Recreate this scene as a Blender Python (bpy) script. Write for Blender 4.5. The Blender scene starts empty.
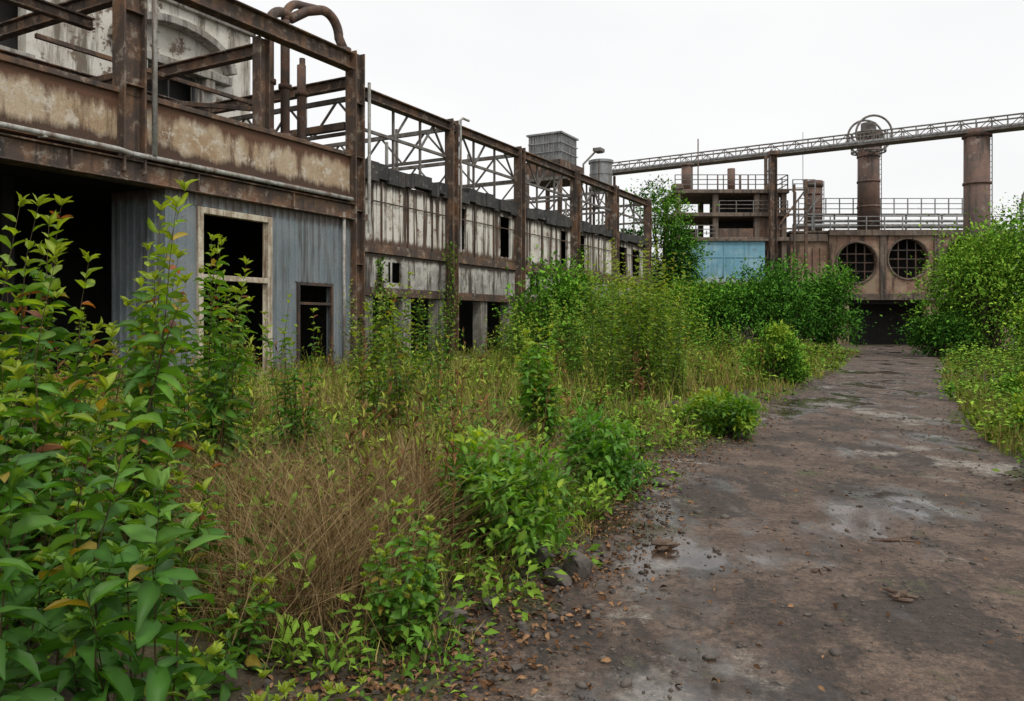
import bpy, math, numpy as np
from mathutils import Vector, Matrix
rng = np.random.default_rng(7)
D = bpy.data
scene = bpy.context.scene
scene.view_settings.view_transform = 'Standard'
scene.view_settings.look = 'None'
scene.view_settings.exposure = 0

def link(o, parent=None):
    scene.collection.objects.link(o)
    if parent is not None:
        o.parent = parent
    return o

def empty(name, loc=(0, 0, 0), rz=0):
    e = D.objects.new(name, None)
    e.location = loc
    e.rotation_euler = (0, 0, rz)
    return link(e)

# ------------------------------------------------------------ materials
def new_mat(name):
    m = D.materials.new(name)
    m.use_nodes = True
    nt = m.node_tree
    nt.nodes.clear()
    out = nt.nodes.new('ShaderNodeOutputMaterial')
    return m, nt, out

def ramp(nt, src, a, b, c=0.0, d=1.0):
    r = nt.nodes.new('ShaderNodeMapRange')
    r.inputs['From Min'].default_value = a
    r.inputs['From Max'].default_value = b
    r.inputs['To Min'].default_value = c
    r.inputs['To Max'].default_value = d
    nt.links.new(src, r.inputs['Value'])
    return r.outputs['Result']

def noise(nt, vec, scale, detail=5, rough=0.6, map_scale=None, off=0.0):
    if map_scale is not None:
        mp = nt.nodes.new('ShaderNodeMapping')
        mp.inputs['Scale'].default_value = map_scale
        mp.inputs['Location'].default_value = (off, off * 1.7, off * .3)
        nt.links.new(vec, mp.inputs['Vector'])
        vec = mp.outputs['Vector']
    n = nt.nodes.new('ShaderNodeTexNoise')
    n.inputs['Scale'].default_value = scale
    n.inputs['Detail'].default_value = detail
    n.inputs['Roughness'].default_value = rough
    nt.links.new(vec, n.inputs['Vector'])
    return n.outputs['Fac']

def mixc(nt, fac, a, b, blend='MIX'):
    m = nt.nodes.new('ShaderNodeMix')
    m.data_type = 'RGBA'
    m.blend_type = blend
    if isinstance(fac, (int, float)):
        m.inputs[0].default_value = fac
    else:
        nt.links.new(fac, m.inputs[0])
    for i, v in ((6, a), (7, b)):
        if isinstance(v, tuple):
            m.inputs[i].default_value = (v[0], v[1], v[2], 1)
        else:
            nt.links.new(v, m.inputs[i])
    return m.outputs[2]

def weathered(name, base, c2, c3, s1=1.2, th=(.45, .6), streak=(5, 5, .35), sth=(.5, .65),
              rough=.75, metal=0.0, bump=.25, fine=25, c4=None, th4=(.58, .66), s4=5, zband=None):
    m, nt, out = new_mat(name)
    tc = nt.nodes.new('ShaderNodeTexCoord').outputs['Object']
    n1 = noise(nt, tc, s1, 6, .65)
    n2 = noise(nt, tc, 1.0, 5, .65, streak, 3.1)
    n3 = noise(nt, tc, fine, 3, .7)
    c = mixc(nt, ramp(nt, n1, *th), base, c2)
    c = mixc(nt, ramp(nt, n2, *sth), c, c3)
    if c4:
        c = mixc(nt, ramp(nt, noise(nt, tc, s4, 6, .75), *th4), c, c4)
    if zband:
        sp = nt.nodes.new('ShaderNodeSeparateXYZ'); nt.links.new(tc, sp.inputs[0])
        for ze, reach, colr in zband:
            d = nt.nodes.new('ShaderNodeMath'); d.operation = 'SUBTRACT'; nt.links.new(sp.outputs['Z'], d.inputs[0]); d.inputs[1].default_value = ze
            a = nt.nodes.new('ShaderNodeMath'); a.operation = 'ABSOLUTE'; nt.links.new(d.outputs[0], a.inputs[0])
            s = nt.nodes.new('ShaderNodeMath'); s.operation = 'ADD'; nt.links.new(ramp(nt, a.outputs[0], 0, reach, .42, -.25), s.inputs[0]); nt.links.new(n2, s.inputs[1])
            c = mixc(nt, ramp(nt, s.outputs[0], .5, .72), c, colr)
    v = ramp(nt, n3, .25, .75)
    c = mixc(nt, .5, c, mixc(nt, v, (.4, .4, .4), (1.35, 1.35, 1.35)), 'MULTIPLY')
    b = nt.nodes.new('ShaderNodeBsdfPrincipled')
    nt.links.new(c, b.inputs['Base Color'])
    b.inputs['Roughness'].default_value = rough
    b.inputs['Metallic'].default_value = metal
    bp = nt.nodes.new('ShaderNodeBump')
    bp.inputs['Strength'].default_value = bump
    bp.inputs['Distance'].default_value = .03
    nt.links.new(n3, bp.inputs['Height'])
    nt.links.new(bp.outputs[0], b.inputs['Normal'])
    nt.links.new(b.outputs[0], out.inputs[0])
    return m

M_rust = weathered('rusted_steel', (.085, .058, .044), (.20, .105, .055), (.035, .028, .024), 1.6, sth=(.5, .66), c4=(.28, .24, .195), th4=(.55, .64), s4=3.2)
M_rustd = weathered('dark_rusted_steel', (.06, .044, .035), (.14, .075, .042), (.03, .025, .021), 2, c4=(.18, .15, .12), th4=(.6, .68))
M_rustpipe = weathered('rusted_pipe', (.09, .06, .048), (.17, .09, .055), (.05, .038, .03), 2, c4=(.2, .17, .15))
M_panel = weathered('stained_fascia', (.49, .39, .27), (.38, .26, .15), (.15, .08, .042), .8, (.45, .62), (2.5, 2.5, .5), (.53, .67), c4=(.58, .51, .41), th4=(.52, .6), s4=2.2,
                    zband=[(6.6, .6, (.12, .055, .028)), (5.42, .5, (.08, .042, .025))])
M_white = weathered('peeling_white_panel', (.70, .67, .60), (.52, .48, .41), (.085, .056, .038), 1.3, (.5, .62), (4.5, 4.5, .18), (.49, .56), c4=(.16, .085, .05), th4=(.57, .62), s4=2.6,
                    zband=[(6.1, .55, (.06, .042, .03)), (4.12, .4, (.11, .068, .042))])
M_greyp = weathered('grey_panel', (.33, .32, .29), (.52, .50, .45), (.07, .055, .044), 1.5, (.45, .55), (3, 3, .4), (.5, .6), c4=(.13, .08, .05), th4=(.56, .63), zband=[(3.82, .35, (.07, .05, .038))])
M_blue = weathered('bluegrey_cladding', (.175, .21, .23), (.24, .265, .275), (.09, .095, .092), .9, (.4, .65), (4, 4, .25), (.5, .64), rough=.6, bump=.15, c4=(.15, .09, .055), th4=(.62, .68),
                   zband=[(4.75, .55, (.11, .09, .075)), (0, 1.3, (.10, .085, .055))])
M_frame = weathered('weathered_white_timber', (.60, .54, .42), (.42, .34, .24), (.2, .14, .09), 4)
M_dark = weathered('shade_dark_concrete', (.035, .031, .029), (.024, .022, .021), (.018, .018, .018), 1)  # near-black colour puts the shade inside the buildings into their walls
M_tar = weathered('black_roofing_felt', (.035, .034, .033), (.07, .062, .055), (.02, .02, .02), 2, c4=(.2, .18, .16))
M_conc = weathered('weathered_concrete', (.36, .34, .30), (.24, .215, .18), (.09, .075, .06), 1.2, c4=(.11, .07, .045))
M_plaster = weathered('old_white_render', (.68, .65, .58), (.50, .46, .39), (.17, .145, .11), .7, (.5, .65), (1.5, 1.5, .2), (.53, .64), c4=(.18, .13, .095), th4=(.57, .61), s4=1.1)
M_slate = weathered('slate_roof', (.1, .105, .11), (.07, .07, .07), (.14, .13, .12), 2)
M_brick2 = weathered('brick_brown', (.19, .11, .075), (.12, .08, .06), (.06, .048, .04), .5, streak=(1.5, 1.5, .2), fine=6, c4=(.30, .25, .2), s4=1.3)
M_stack = weathered('rusty_stack_steel', (.17, .10, .075), (.11, .078, .065), (.055, .042, .035), .6, streak=(2, 2, .2), fine=5, c4=(.26, .2, .165), s4=1.1)
M_bluepaint = weathered('faded_blue_paint', (.16, .37, .48), (.28, .47, .56), (.12, .23, .29), .6, streak=(2.5, 2.5, .15), rough=.55, c4=(.2, .14, .10), th4=(.65, .7), s4=1.5, zband=[(4.7, .7, (.42, .50, .50))])
M_galv = weathered('galvanised_steel', (.32, .33, .33), (.22, .22, .22), (.15, .12, .10), 2, rough=.5, metal=.3)
M_lattice = weathered('weathered_grey_steel', (.19, .18, .165), (.13, .105, .09), (.09, .07, .055), 2, rough=.7)
M_pale = weathered('pale_painted_pipe', (.45, .45, .42), (.3, .28, .25), (.16, .11, .08), 3)
M_cfr = weathered('brown_concrete', (.19, .14, .105), (.12, .09, .07), (.05, .04, .034), .7, fine=6, c4=(.32, .28, .24), s4=1.3)
M_rock = weathered('rock', (.12, .10, .083), (.075, .062, .052), (.055, .047, .04), 6, fine=60)
M_wood = weathered('rotten_wood', (.10, .06, .038), (.15, .10, .07), (.05, .035, .025), 9, fine=70)

def brick_mat():
    m, nt, out = new_mat('old_red_brick')
    tc = nt.nodes.new('ShaderNodeTexCoord').outputs['Object']
    mp = nt.nodes.new('ShaderNodeMapping')
    mp.inputs['Rotation'].default_value = (math.radians(90), 0, 0)
    nt.links.new(tc, mp.inputs['Vector'])
    br = nt.nodes.new('ShaderNodeTexBrick')
    br.inputs['Scale'].default_value = 3.0
    br.inputs['Color1'].default_value = (.30, .15, .095, 1)
    br.inputs['Color2'].default_value = (.19, .11, .08, 1)
    br.inputs['Mortar'].default_value = (.24, .2, .16, 1)
    br.inputs['Mortar Size'].default_value = .02
    nt.links.new(mp.outputs[0], br.inputs['Vector'])
    n = noise(nt, tc, .5, 8, .65)
    c = mixc(nt, ramp(nt, n, .45, .58), br.outputs['Color'], (.40, .29, .20))
    n = noise(nt, tc, 1, 6, .65, (1.2, 1.2, .15), 2)
    c = mixc(nt, ramp(nt, n, .52, .62), c, (.08, .056, .042))
    b = nt.nodes.new('ShaderNodeBsdfPrincipled')
    b.inputs['Roughness'].default_value = .9
    nt.links.new(c, b.inputs['Base Color'])
    nt.links.new(b.outputs[0], out.inputs[0])
    return m
M_brick = brick_mat()

def leaf_mat(name, trans=.3, rough=.5, spec=.35, diffuse=False):
    m, nt, out = new_mat(name)
    at = nt.nodes.new('ShaderNodeAttribute')
    at.attribute_name = 'Col'
    if diffuse:
        b = nt.nodes.new('ShaderNodeBsdfDiffuse')
        nt.links.new(at.outputs['Color'], b.inputs['Color'])
        nt.links.new(b.outputs[0], out.inputs[0]); return m
    b = nt.nodes.new('ShaderNodeBsdfPrincipled')
    b.inputs['Roughness'].default_value = rough
    b.inputs['Specular IOR Level'].default_value = spec
    nt.links.new(at.outputs['Color'], b.inputs['Base Color'])
    t = nt.nodes.new('ShaderNodeBsdfTranslucent')
    nt.links.new(mixc(nt, 1.0, at.outputs['Color'], (1.7, 1.6, .4), 'MULTIPLY'), t.inputs['Color'])
    mx = nt.nodes.new('ShaderNodeMixShader')
    mx.inputs[0].default_value = trans
    nt.links.new(b.outputs[0], mx.inputs[1])
    nt.links.new(t.outputs[0], mx.inputs[2])
    nt.links.new(mx.outputs[0], out.inputs[0])
    return m
M_leaf = leaf_mat('green_leaf', .35)
M_far = leaf_mat('distant_leaf', diffuse=True)
M_grass = leaf_mat('grass_blade', diffuse=True)
M_litter = leaf_mat('dead_leaf', diffuse=True)

# ------------------------------------------------------------ terrain functions
LT = np.array([(-6, -3.4), (0, -1.35), (3.4, -.35), (4.5, .12), (5.45, .55), (7, 1.05), (8.8, 1.75), (12, 3.3), (17, 5.9), (24, 9.5), (36, 15.3), (50, 22), (66, 29)])
RT = np.array([(-6, 2.6), (0, 3.4), (3.4, 4.2), (7.3, 5.1), (11, 6.4), (17, 9.2), (24, 12.8), (32, 17.3), (50, 27.0), (66, 35)])
def xl(y): return np.interp(y, LT[:, 0], LT[:, 1])
def xr(y): return np.interp(y, RT[:, 0], RT[:, 1])
def wob(x, y, f, s=0):
    return (np.sin(x * f + 1.3 * s + 1.7 * np.sin(y * f * .7 + s)) + np.sin(y * f * 1.3 + 2.1 * s + 1.5 * np.sin(x * f * .8 - s)) ) * .5
def outside(x, y):
    d = np.maximum(xl(y) - x, x - xr(y)) * .8
    d = d + .26 * wob(x, y, 1.7, 1) + .14 * wob(x, y, 5.1, 2)+ .06 * wob(x, y, 14, 4)
    return d
def smooth(t):
    t = np.clip(t, 0, 1)
    return t * t * (3 - 2 * t)
def gh(x, y):
    d = outside(x, y)
    near = smooth((70 - y) / 10.)
    h = -.05 + .05 * smooth((d + .25) / .5) + .10 * smooth(d / 1.6) 
    h = h + smooth(d / .5) * (.03 * wob(x, y, 1.1, 3) + .02 * wob(x, y, 3.7, 5) + .012 * wob(x, y, 9, 7))
    return h * near
def rh(x, y):
    return .018 * wob(x, y, .9, 9) + .010 * wob(x, y, 3.1, 11) + .004 * wob(x, y, 9, 2) - .006

def quads_mesh(name, V, F, mat, col=None, parent=None, smooth_shade=False):
    me = D.meshes.new(name)
    V = np.asarray(V, dtype=np.float32); F = np.asarray(F, dtype=np.int32)
    k = F.shape[1]
    me.vertices.add(len(V)); me.vertices.foreach_set('co', V.ravel())
    me.loops.add(F.size); me.loops.foreach_set('vertex_index', F.ravel())
    me.polygons.add(len(F)); me.polygons.foreach_set('loop_start', np.arange(len(F), dtype=np.int32) * k)
    if smooth_shade:
        me.polygons.foreach_set('use_smooth', np.ones(len(F), dtype=bool))
    me.update(calc_edges=True)
    if col is not None:
        a = me.color_attributes.new('Col', 'FLOAT_COLOR', 'POINT')
        c = np.ones((len(V), 4), dtype=np.float32); c[:, :3] = col
        a.data.foreach_set('color', c.ravel())
    me.materials.append(mat)
    return link(D.objects.new(name, me), parent)

def grid_faces(nr, nc):
    i = np.arange(nr - 1)[:, None] * nc + np.arange(nc - 1)[None, :]
    i = i.ravel()
    return np.stack([i, i + 1, i + nc + 1, i + nc], 1)

# ground
ax = np.concatenate([-np.geomspace(1500, 16, 26), np.arange(-15.6, 16, .16), np.geomspace(16.5, 40, 60), np.geomspace(45, 1500, 18)])
ay = np.concatenate([-np.geomspace(400, 7, 10), np.arange(-6, 1, .5), np.arange(1, 20, .14), np.geomspace(20.2, 75, 130), np.geomspace(80, 1800, 18)])
XX, YY = np.meshgrid(ax, ay)
V = np.stack([XX.ravel(), YY.ravel(), gh(XX, YY).ravel()], 1)

def ground_mat():
    m, nt, out = new_mat('weedy_soil')
    tc = nt.nodes.new('ShaderNodeTexCoord').outputs['Object']
    n1 = noise(nt, tc, .5, 5, .65); n2 = noise(nt, tc, 4, 6, .7); n3 = noise(nt, tc, 45, 4, .7)
    c = mixc(nt, ramp(nt, n1, .42, .6), (.062, .045, .031), (.075, .09, .026))
    c = mixc(nt, ramp(nt, n2, .52, .64), c, (.13, .10, .058))
    c = mixc(nt, .7, c, mixc(nt, ramp(nt, n3, .3, .7), (.3, .3, .3), (1.5, 1.45, 1.4)), 'MULTIPLY')
    b = nt.nodes.new('ShaderNodeBsdfPrincipled'); b.inputs['Roughness'].default_value = .95
    nt.links.new(c, b.inputs['Base Color'])
    bp = nt.nodes.new('ShaderNodeBump'); bp.inputs['Strength'].default_value = .9; bp.inputs['Distance'].default_value = .03
    nt.links.new(mixc(nt, .5, n2, n3), bp.inputs['Height']); nt.links.new(bp.outputs[0], b.inputs['Normal'])
    nt.links.new(b.outputs[0], out.inputs[0])
    return m
quads_mesh('ground', V, grid_faces(len(ay), len(ax)), ground_mat(), smooth_shade=True)

def road_mat():
    m, nt, out = new_mat('dirt_over_asphalt')
    tc = nt.nodes.new('ShaderNodeTexCoord').outputs['Object']
    big = noise(nt, tc, .6, 7, .7, (1, .8, 1), 3.2)
    mid = noise(nt, tc, 2.0, 7, .75)
    fine = noise(nt, tc, 20, 5, .8)
    vfine = noise(nt, tc, 90, 2, .7)
    vo = nt.nodes.new('ShaderNodeTexVoronoi'); vo.feature = 'DISTANCE_TO_EDGE'; vo.inputs['Scale'].default_value = 1.1
    wv = nt.nodes.new('ShaderNodeVectorMath'); wv.operation = 'ADD'
    nc = nt.nodes.new('ShaderNodeTexNoise'); nc.inputs['Scale'].default_value = 2.5; nc.inputs['Detail'].default_value = 4
    nt.links.new(tc, nc.inputs['Vector']); nt.links.new(tc, wv.inputs[0]); nt.links.new(nc.outputs['Color'], wv.inputs[1]); nt.links.new(wv.outputs[0], vo.inputs['Vector'])
    crack = ramp(nt, vo.outputs['Distance'], .0, .02, 1, 0)
    c = mixc(nt, ramp(nt, mid, .40, .60), (.075, .051, .038), (.15, .108, .082))
    c = mixc(nt, ramp(nt, big, .57, .63), c, (.25, .235, .21))
    mud = noise(nt, tc, 1.0, 7, .75, (1, .6, 1), 9.9)
    c = mixc(nt, ramp(nt, mud, .49, .57), c, (.048, .036, .029))
    moss = noise(nt, tc, 1.9, 6, .7, (1, .8, 1), 19.9)
    c = mixc(nt, ramp(nt, moss, .6, .68), c, (.08, .08, .04))
    ck = nt.nodes.new('ShaderNodeMath'); ck.operation = 'MULTIPLY'; nt.links.new(crack, ck.inputs[0]); nt.links.new(ramp(nt, mid, .42, .55), ck.inputs[1])
    c = mixc(nt, ck.outputs[0], c, (.028, .022, .018))
    c = mixc(nt, .85, c, mixc(nt, ramp(nt, fine, .33, .67), (.3, .28, .26), (1.55, 1.5, 1.45)), 'MULTIPLY')
    c = mixc(nt, .65, c, mixc(nt, ramp(nt, vfine, .3, .7), (.4, .4, .4), (1.6, 1.55, 1.5)), 'MULTIPLY')
    wet = noise(nt, tc, .75, 5, .62, (1, .5, 1), 41.0)
    wf = ramp(nt, wet, .52, .58)
    c = mixc(nt, wf, c, mixc(nt, 1.0, c, (.6, .58, .56), 'MULTIPLY'))
    b = nt.nodes.new('ShaderNodeBsdfPrincipled')
    nt.links.new(c, b.inputs['Base Color'])
    nt.links.new(ramp(nt, wet, .52, .59, .85, .12), b.inputs['Roughness'])
    bp = nt.nodes.new('ShaderNodeBump'); bp.inputs['Distance'].default_value = .03
    nt.links.new(ramp(nt, wet, .52, .60, .9, .06), bp.inputs['Strength'])
    nt.links.new(mixc(nt, .55, mid, fine), bp.inputs['Height']); nt.links.new(bp.outputs[0], b.inputs['Normal'])
    nt.links.new(b.outputs[0], out.inputs[0])
    return m
ry = np.concatenate([np.arange(-5, 1, .4), np.arange(1, 14, .12), np.geomspace(14.1, 64, 130)])
u = np.linspace(0, 1, 60)
RX = (xl(ry) - .9)[:, None] * (1 - u) + (xr(ry) + .9)[:, None] * u
RY = np.repeat(ry[:, None], 60, 1)
quads_mesh('dirt_road', np.stack([RX.ravel(), RY.ravel(), rh(RX, RY).ravel()], 1), grid_faces(len(ry), 60), road_mat(), smooth_shade=True)

def road_or_ground(x, y):
    return np.maximum(gh(x, y), rh(x, y))

# ------------------------------------------------------------ builder for architecture
class B:
    def __init__(s): s.v = []; s.f = []
    def add(s, vs, fs):
        o = len(s.v); s.v += [tuple(v) for v in vs]; s.f += [tuple(i + o for i in f) for f in fs]
    def box(s, x0, x1, y0, y1, z0, z1):
        s.add([(x0, y0, z0), (x1, y0, z0), (x1, y1, z0), (x0, y1, z0), (x0, y0, z1), (x1, y0, z1), (x1, y1, z1), (x0, y1, z1)],
              [(0, 3, 2, 1), (4, 5, 6, 7), (0, 1, 5, 4), (1, 2, 6, 5), (2, 3, 7, 6), (3, 0, 4, 7)])
    def beam(s, p, q, w=.2, h=.2, up=(0, 0, 1)):
        p = Vector(p); q = Vector(q); d = (q - p)
        if d.length < 1e-6: return
        d.normalize(); up = Vector(up)
        if abs(d.dot(up)) > .95: up = Vector((1, 0, 0))
        a = d.cross(up).normalized(); b = a.cross(d)
        vs = []
        for c in (p, q):
            for i, j in ((-1, -1), (1, -1), (1, 1), (-1, 1)):
                vs.append(c + a * (w / 2 * i) + b * (h / 2 * j))
        s.add(vs, [(0, 1, 2, 3), (7, 6, 5, 4), (0, 4, 5, 1), (1, 5, 6, 2), (2, 6, 7, 3), (3, 7, 4, 0)])
    def ibeam(s, p, q, w=.3, h=.35, up=(0, 0, 1), t=.04):
        p = Vector(p); q = Vector(q); d = (q - p).normalized(); upv = Vector(up)
        if abs(d.dot(upv)) > .95: upv = Vector((1, 0, 0))
        a = d.cross(upv).normalized(); b = a.cross(d)
        s.beam(p, q, t, h - 2 * t, up)
        s.beam(p + b * (h / 2 - t / 2), q + b * (h / 2 - t / 2), w, t, up)
        s.beam(p - b * (h / 2 - t / 2), q - b * (h / 2 - t / 2), w, t, up)
    def tube(s, pts, r, n=12, cap=True):
        pts = [Vector(p) for p in pts]
        rr = r if isinstance(r, (list, tuple)) else [r] * len(pts)
        ref = None; o = len(s.v)
        for i, p in enumerate(pts):
            d = (pts[min(i + 1, len(pts) - 1)] - pts[max(i - 1, 0)]).normalized()
            if ref is None:
                ref = Vector((1, 0, 0)) if abs(d.x) < .8 else Vector((0, 1, 0))
            a = (ref - d * ref.dot(d)).normalized(); ref = a
            b = d.cross(a)
            for k in range(n):
                t = 2 * math.pi * k / n
                s.v.append(tuple(p + (a * math.cos(t) + b * math.sin(t)) * rr[i]))
        for i in range(len(pts) - 1):
            for k in range(n):
                s.f.append((o + i * n + k, o + i * n + (k + 1) % n, o + (i + 1) * n + (k + 1) % n, o + (i + 1) * n + k))
        if cap:
            s.f.append(tuple(o + k for k in range(n))[::-1]); e = o + (len(pts) - 1) * n
            s.f.append(tuple(e + k for k in range(n)))
    def wall(s, x0, x1, z0, z1, y0, y1, ops=()):
        xs = sorted({x0, x1, *[a for o in ops for a in o[:2]]}); zs = sorted({z0, z1, *[a for o in ops for a in o[2:]]})
        for i in range(len(xs) - 1):
            runs = []
            for j in range(len(zs) - 1):
                cx = (xs[i] + xs[i + 1]) / 2; cz = (zs[j] + zs[j + 1]) / 2
                hole = any(o[0] < cx < o[1] and o[2] < cz < o[3] for o in ops)
                if not hole:
                    if runs and abs(runs[-1][1] - zs[j]) < 1e-9: runs[-1][1] = zs[j + 1]
                    else: runs.append([zs[j], zs[j + 1]])
            for a, b in runs: s.box(xs[i], xs[i + 1], y0, y1, a, b)
    def ribs(s, x0, x1, z0, z1, y, step, w, d, ops=()):
        x = x0
        while x < x1:
            segs = [(z0, z1)]
            for o in ops:
                if o[0] - w < x < o[1] + w:
                    ns = []
                    for a, b in segs:
                        if o[2] > a: ns.append((a, min(b, o[2])))
                        if o[3] < b: ns.append((max(a, o[3]), b))
                    segs = ns
            for a, b in segs:
                if b - a > .02:
                    s.add([(x - w / 2, y, a), (x - w / 4, y - d, a), (x + w / 4, y - d, a), (x + w / 2, y, a),
                           (x - w / 2, y, b), (x - w / 4, y - d, b), (x + w / 4, y - d, b), (x + w / 2, y, b)],
                          [(0, 1, 5, 4), (1, 2, 6, 5), (2, 3, 7, 6), (0, 3, 2, 1), (4, 5, 6, 7)])
            x += step
    def make(s, name, mat, parent=None, bevel=0, sm=False):
        me = D.meshes.new(name); me.from_pydata(s.v, [], s.f); me.materials.append(mat)
        if sm:
            for p in me.polygons: p.use_smooth = len(p.vertices) == 4
        o = link(D.objects.new(name, me), parent)
        if bevel:
            b = o.modifiers.new('bevel', 'BEVEL'); b.width = bevel; b.segments = 1; b.limit_method = 'ANGLE'
        return o

RZ = math.atan2(.8725, .4886)
P0 = (-4.71, 24, 0)
# ============================================================ FRONT FACTORY
fb = empty('abandoned_factory_building', P0, RZ)
SL = -16.0
b = B()
ops = [(-5.6, -3.5, .35, 4.3), (-2.35, -1.1, .3, 2.7)]
b.wall(-6.57, -.18, -.1, 4.75, 0, .12, ops)
b.ribs(-6.45, -.3, -.1, 4.74, 0, .235, .11, .04, [(-5.75, -3.35, .2, 4.45), (-2.45, -1.0, .2, 2.8)])
b.box(-6.57, -6.45, .12, 1.9, -.1, 4.75)
for k in range(7):
    t = .3 + k * .25
    b.box(-6.62, -6.57, t, t + .07, -.1, 4.74)
b.make('bluegrey_cladding', M_blue, fb)
b = B()
def frame(b, x0, x1, z0, z1, y0, y1, w, trans=(), mull=()):
    b.box(x0, x0 + w, y0, y1, z0, z1); b.box(x1 - w, x1, y0, y1, z0, z1)
    b.box(x0 + w, x1 - w, y0, y1, z1 - w, z1); b.box(x0 + w, x1 - w, y0, y1, z0, z0 + w)
    for t in trans: b.box(x0 + w, x1 - w, y0 + .01, y1 - .01, t - w * .45, t + w * .45)
    for t in mull: b.box(t - w * .3, t + w * .3, y0 + .015, y1 - .015, z0 + w, z1 - w)
frame(b, -5.72, -3.38, .25, 4.42, -.09, .10, .15, trans=(2.75,))
b.box(-5.8, -3.3, -.16, -.091, .15, .27)
b.box(-5.57, -5.50, .02, .06, .4, 4.27); b.box(-3.60, -3.53, .02, .06, .4, 4.27)
b.make('timber_window_frame', M_frame, fb, .008)
b = B(); frame(b, -2.43, -1.02, .22, 2.78, -.07, .09, .08, trans=(2.2,)); b.make('small_window_frame', M_rustd, fb)
b = B()
b.box(SL, -7.75, .02, .2, 5.42, 6.6); b.box(-7.2, -.22, .02, .2, 5.42, 6.6)
b.make('stained_fascia', M_panel, fb)
b = B()
b.box(SL, -.2, -.06, .3, 6.602, 6.72)
b.box(SL, -.2, -.05, .25, 5.30, 5.418)
b.box(SL, -.2, -.10, .28, 4.755, 5.16)
b.box(SL, -.2, -.2, .3, 5.165, 5.2); b.box(SL, -.2, -.2, .3, 4.72, 4.752)
for k in range(5): b.box(-15.1 + k * 3.1, -15.06 + k * 3.1, -.19, -.101, 4.76, 5.16)
b.make('fascia_steel_edges', M_rust, fb, .01)
b = B(); b.tube([(SL, -.24, 5.34), (-7.9, -.24, 5.34), (-7.6, -.24, 5.30), (-.4, -.24, 5.30)], .055)
b.tube([(-7.05, -.28, 5.35), (-7.05, -.28, 11.5)], .06)
b.tube([(-.62, -.12, .0), (-.62, -.12, 4.9)], .05)
for k in range(8): b.box(-15.5 + 2 * k, -15.44 + 2 * k, -.3, -.06, 5.26, 5.29)
b.make('service_pipes', M_pale, fb, sm=True)
b = B()
for (x, w) in ((-7.47, .55), (0, .42)):
    za, zb = (4.9, 11.5) if x < -1 else (-.1, 9.75)
    b.box(x - w / 2, x - w / 2 + .05, -.22, .2, za, zb)
    b.box(x + w / 2 - .05, x + w / 2, -.22, .2, za, zb)
    b.box(x - w / 2 + .05, x + w / 2 - .05, -.05, -.0, za, zb)
    z = za + .3
    while z < zb: b.box(x - w / 2 + .05, x + w / 2 - .05, -.2, -.051, z, z + .03); z += 1.6
b.ibeam((-3.5, .2, 5.2), (-3.5, .2, 9.15), .3, .35)
b.ibeam((-13.8, .2, 5.2), (-13.8, .2, 9.15), .3, .35)
b.ibeam((SL, 0, 9.42), (-.23, 0, 9.42), .36, .5)
b.ibeam((SL, .8, 8.2), (-7.8, .8, 8.2), .2, .25)
for x, z in ((-13.8, 8.9), (-10.6, 8.9), (-7.47, 8.9), (-3.5, 8.85), (-.02, 8.9)):
    b.ibeam((x, .25, z), (x, 7.8, z), .22, .34)
    if x > -12: b.ibeam((x, 8, 5.2), (x, 8, 9.05), .3, .3)
b.ibeam((-16, 8, 9.25), (.1, 8, 9.25), .3, .35)
b.ibeam((-8, 8, 7.1), (.1, 8, 7.1), .2, .25)
b.beam((-.05, .3, 7.6), (-.05, 7.8, 7.6), .18, .22)
b.beam((-3.5, .4, 7.3), (-3.5, 7.8, 8.7), .12, .12)
b.beam((-12.5, .5, 7.2), (-7.7, .5, 9.1), .14, .14)
b.beam((-7.2, 4, 8.72), (-.2, 4, 8.72), .1, .12); b.beam((-7.3, .5, 7.2), (-7.3, 7.8, 7.2), .12, .14)
b.make('upper_steel_frame', M_rust, fb, .008)
b = B()
for x, t, zt in ((-2.55, .9, 9.9), (-1.95, .9, 10.25), (-1.2, 1.0, 9.2)):
    b.tube([(x, t, 5.2), (x, t, zt - 1.0), (x, t, zt)], .13, 14)
    for z in (6.9, 8.3): b.tube([(x, t, z), (x, t, z + .12)], .19, 14)
arc = lambda cx, cz, r, a0, a1, t, n=10: [(cx + r * math.cos(math.radians(a0 + (a1 - a0) * i / n)), t, cz + r * math.sin(math.radians(a0 + (a1 - a0) * i / n))) for i in range(n + 1)]
b.tube(arc(-2.0, 9.9, .55, 180, 60, .9) + [(-1.2, .8, 10.75)] + arc(-.75, 10.25, .6, 110, 0, .5) + [(-.15, .3, 9.85)], .14, 14)
b.tube(arc(-1.3, 10.25, .65, 180, 90, .9) + [(-.9, .7, 10.9)] , .12, 14)
b.tube([(-.15, .3, 9.75), (-.15, .3, 9.9)], .22, 14)
b.tube([(-.75, 1.4, 5.2), (-.75, 1.4, 9.6)], .09, 10)
b.make('roof_pipes', M_rustpipe, fb, sm=True)
b = B()
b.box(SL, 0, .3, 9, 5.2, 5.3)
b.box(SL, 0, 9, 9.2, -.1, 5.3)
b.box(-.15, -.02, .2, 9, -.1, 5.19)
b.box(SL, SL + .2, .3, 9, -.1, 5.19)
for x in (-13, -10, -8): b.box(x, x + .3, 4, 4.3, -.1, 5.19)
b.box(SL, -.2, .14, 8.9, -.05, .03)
b.make('dark_interior_walls', M_dark, fb)

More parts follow.
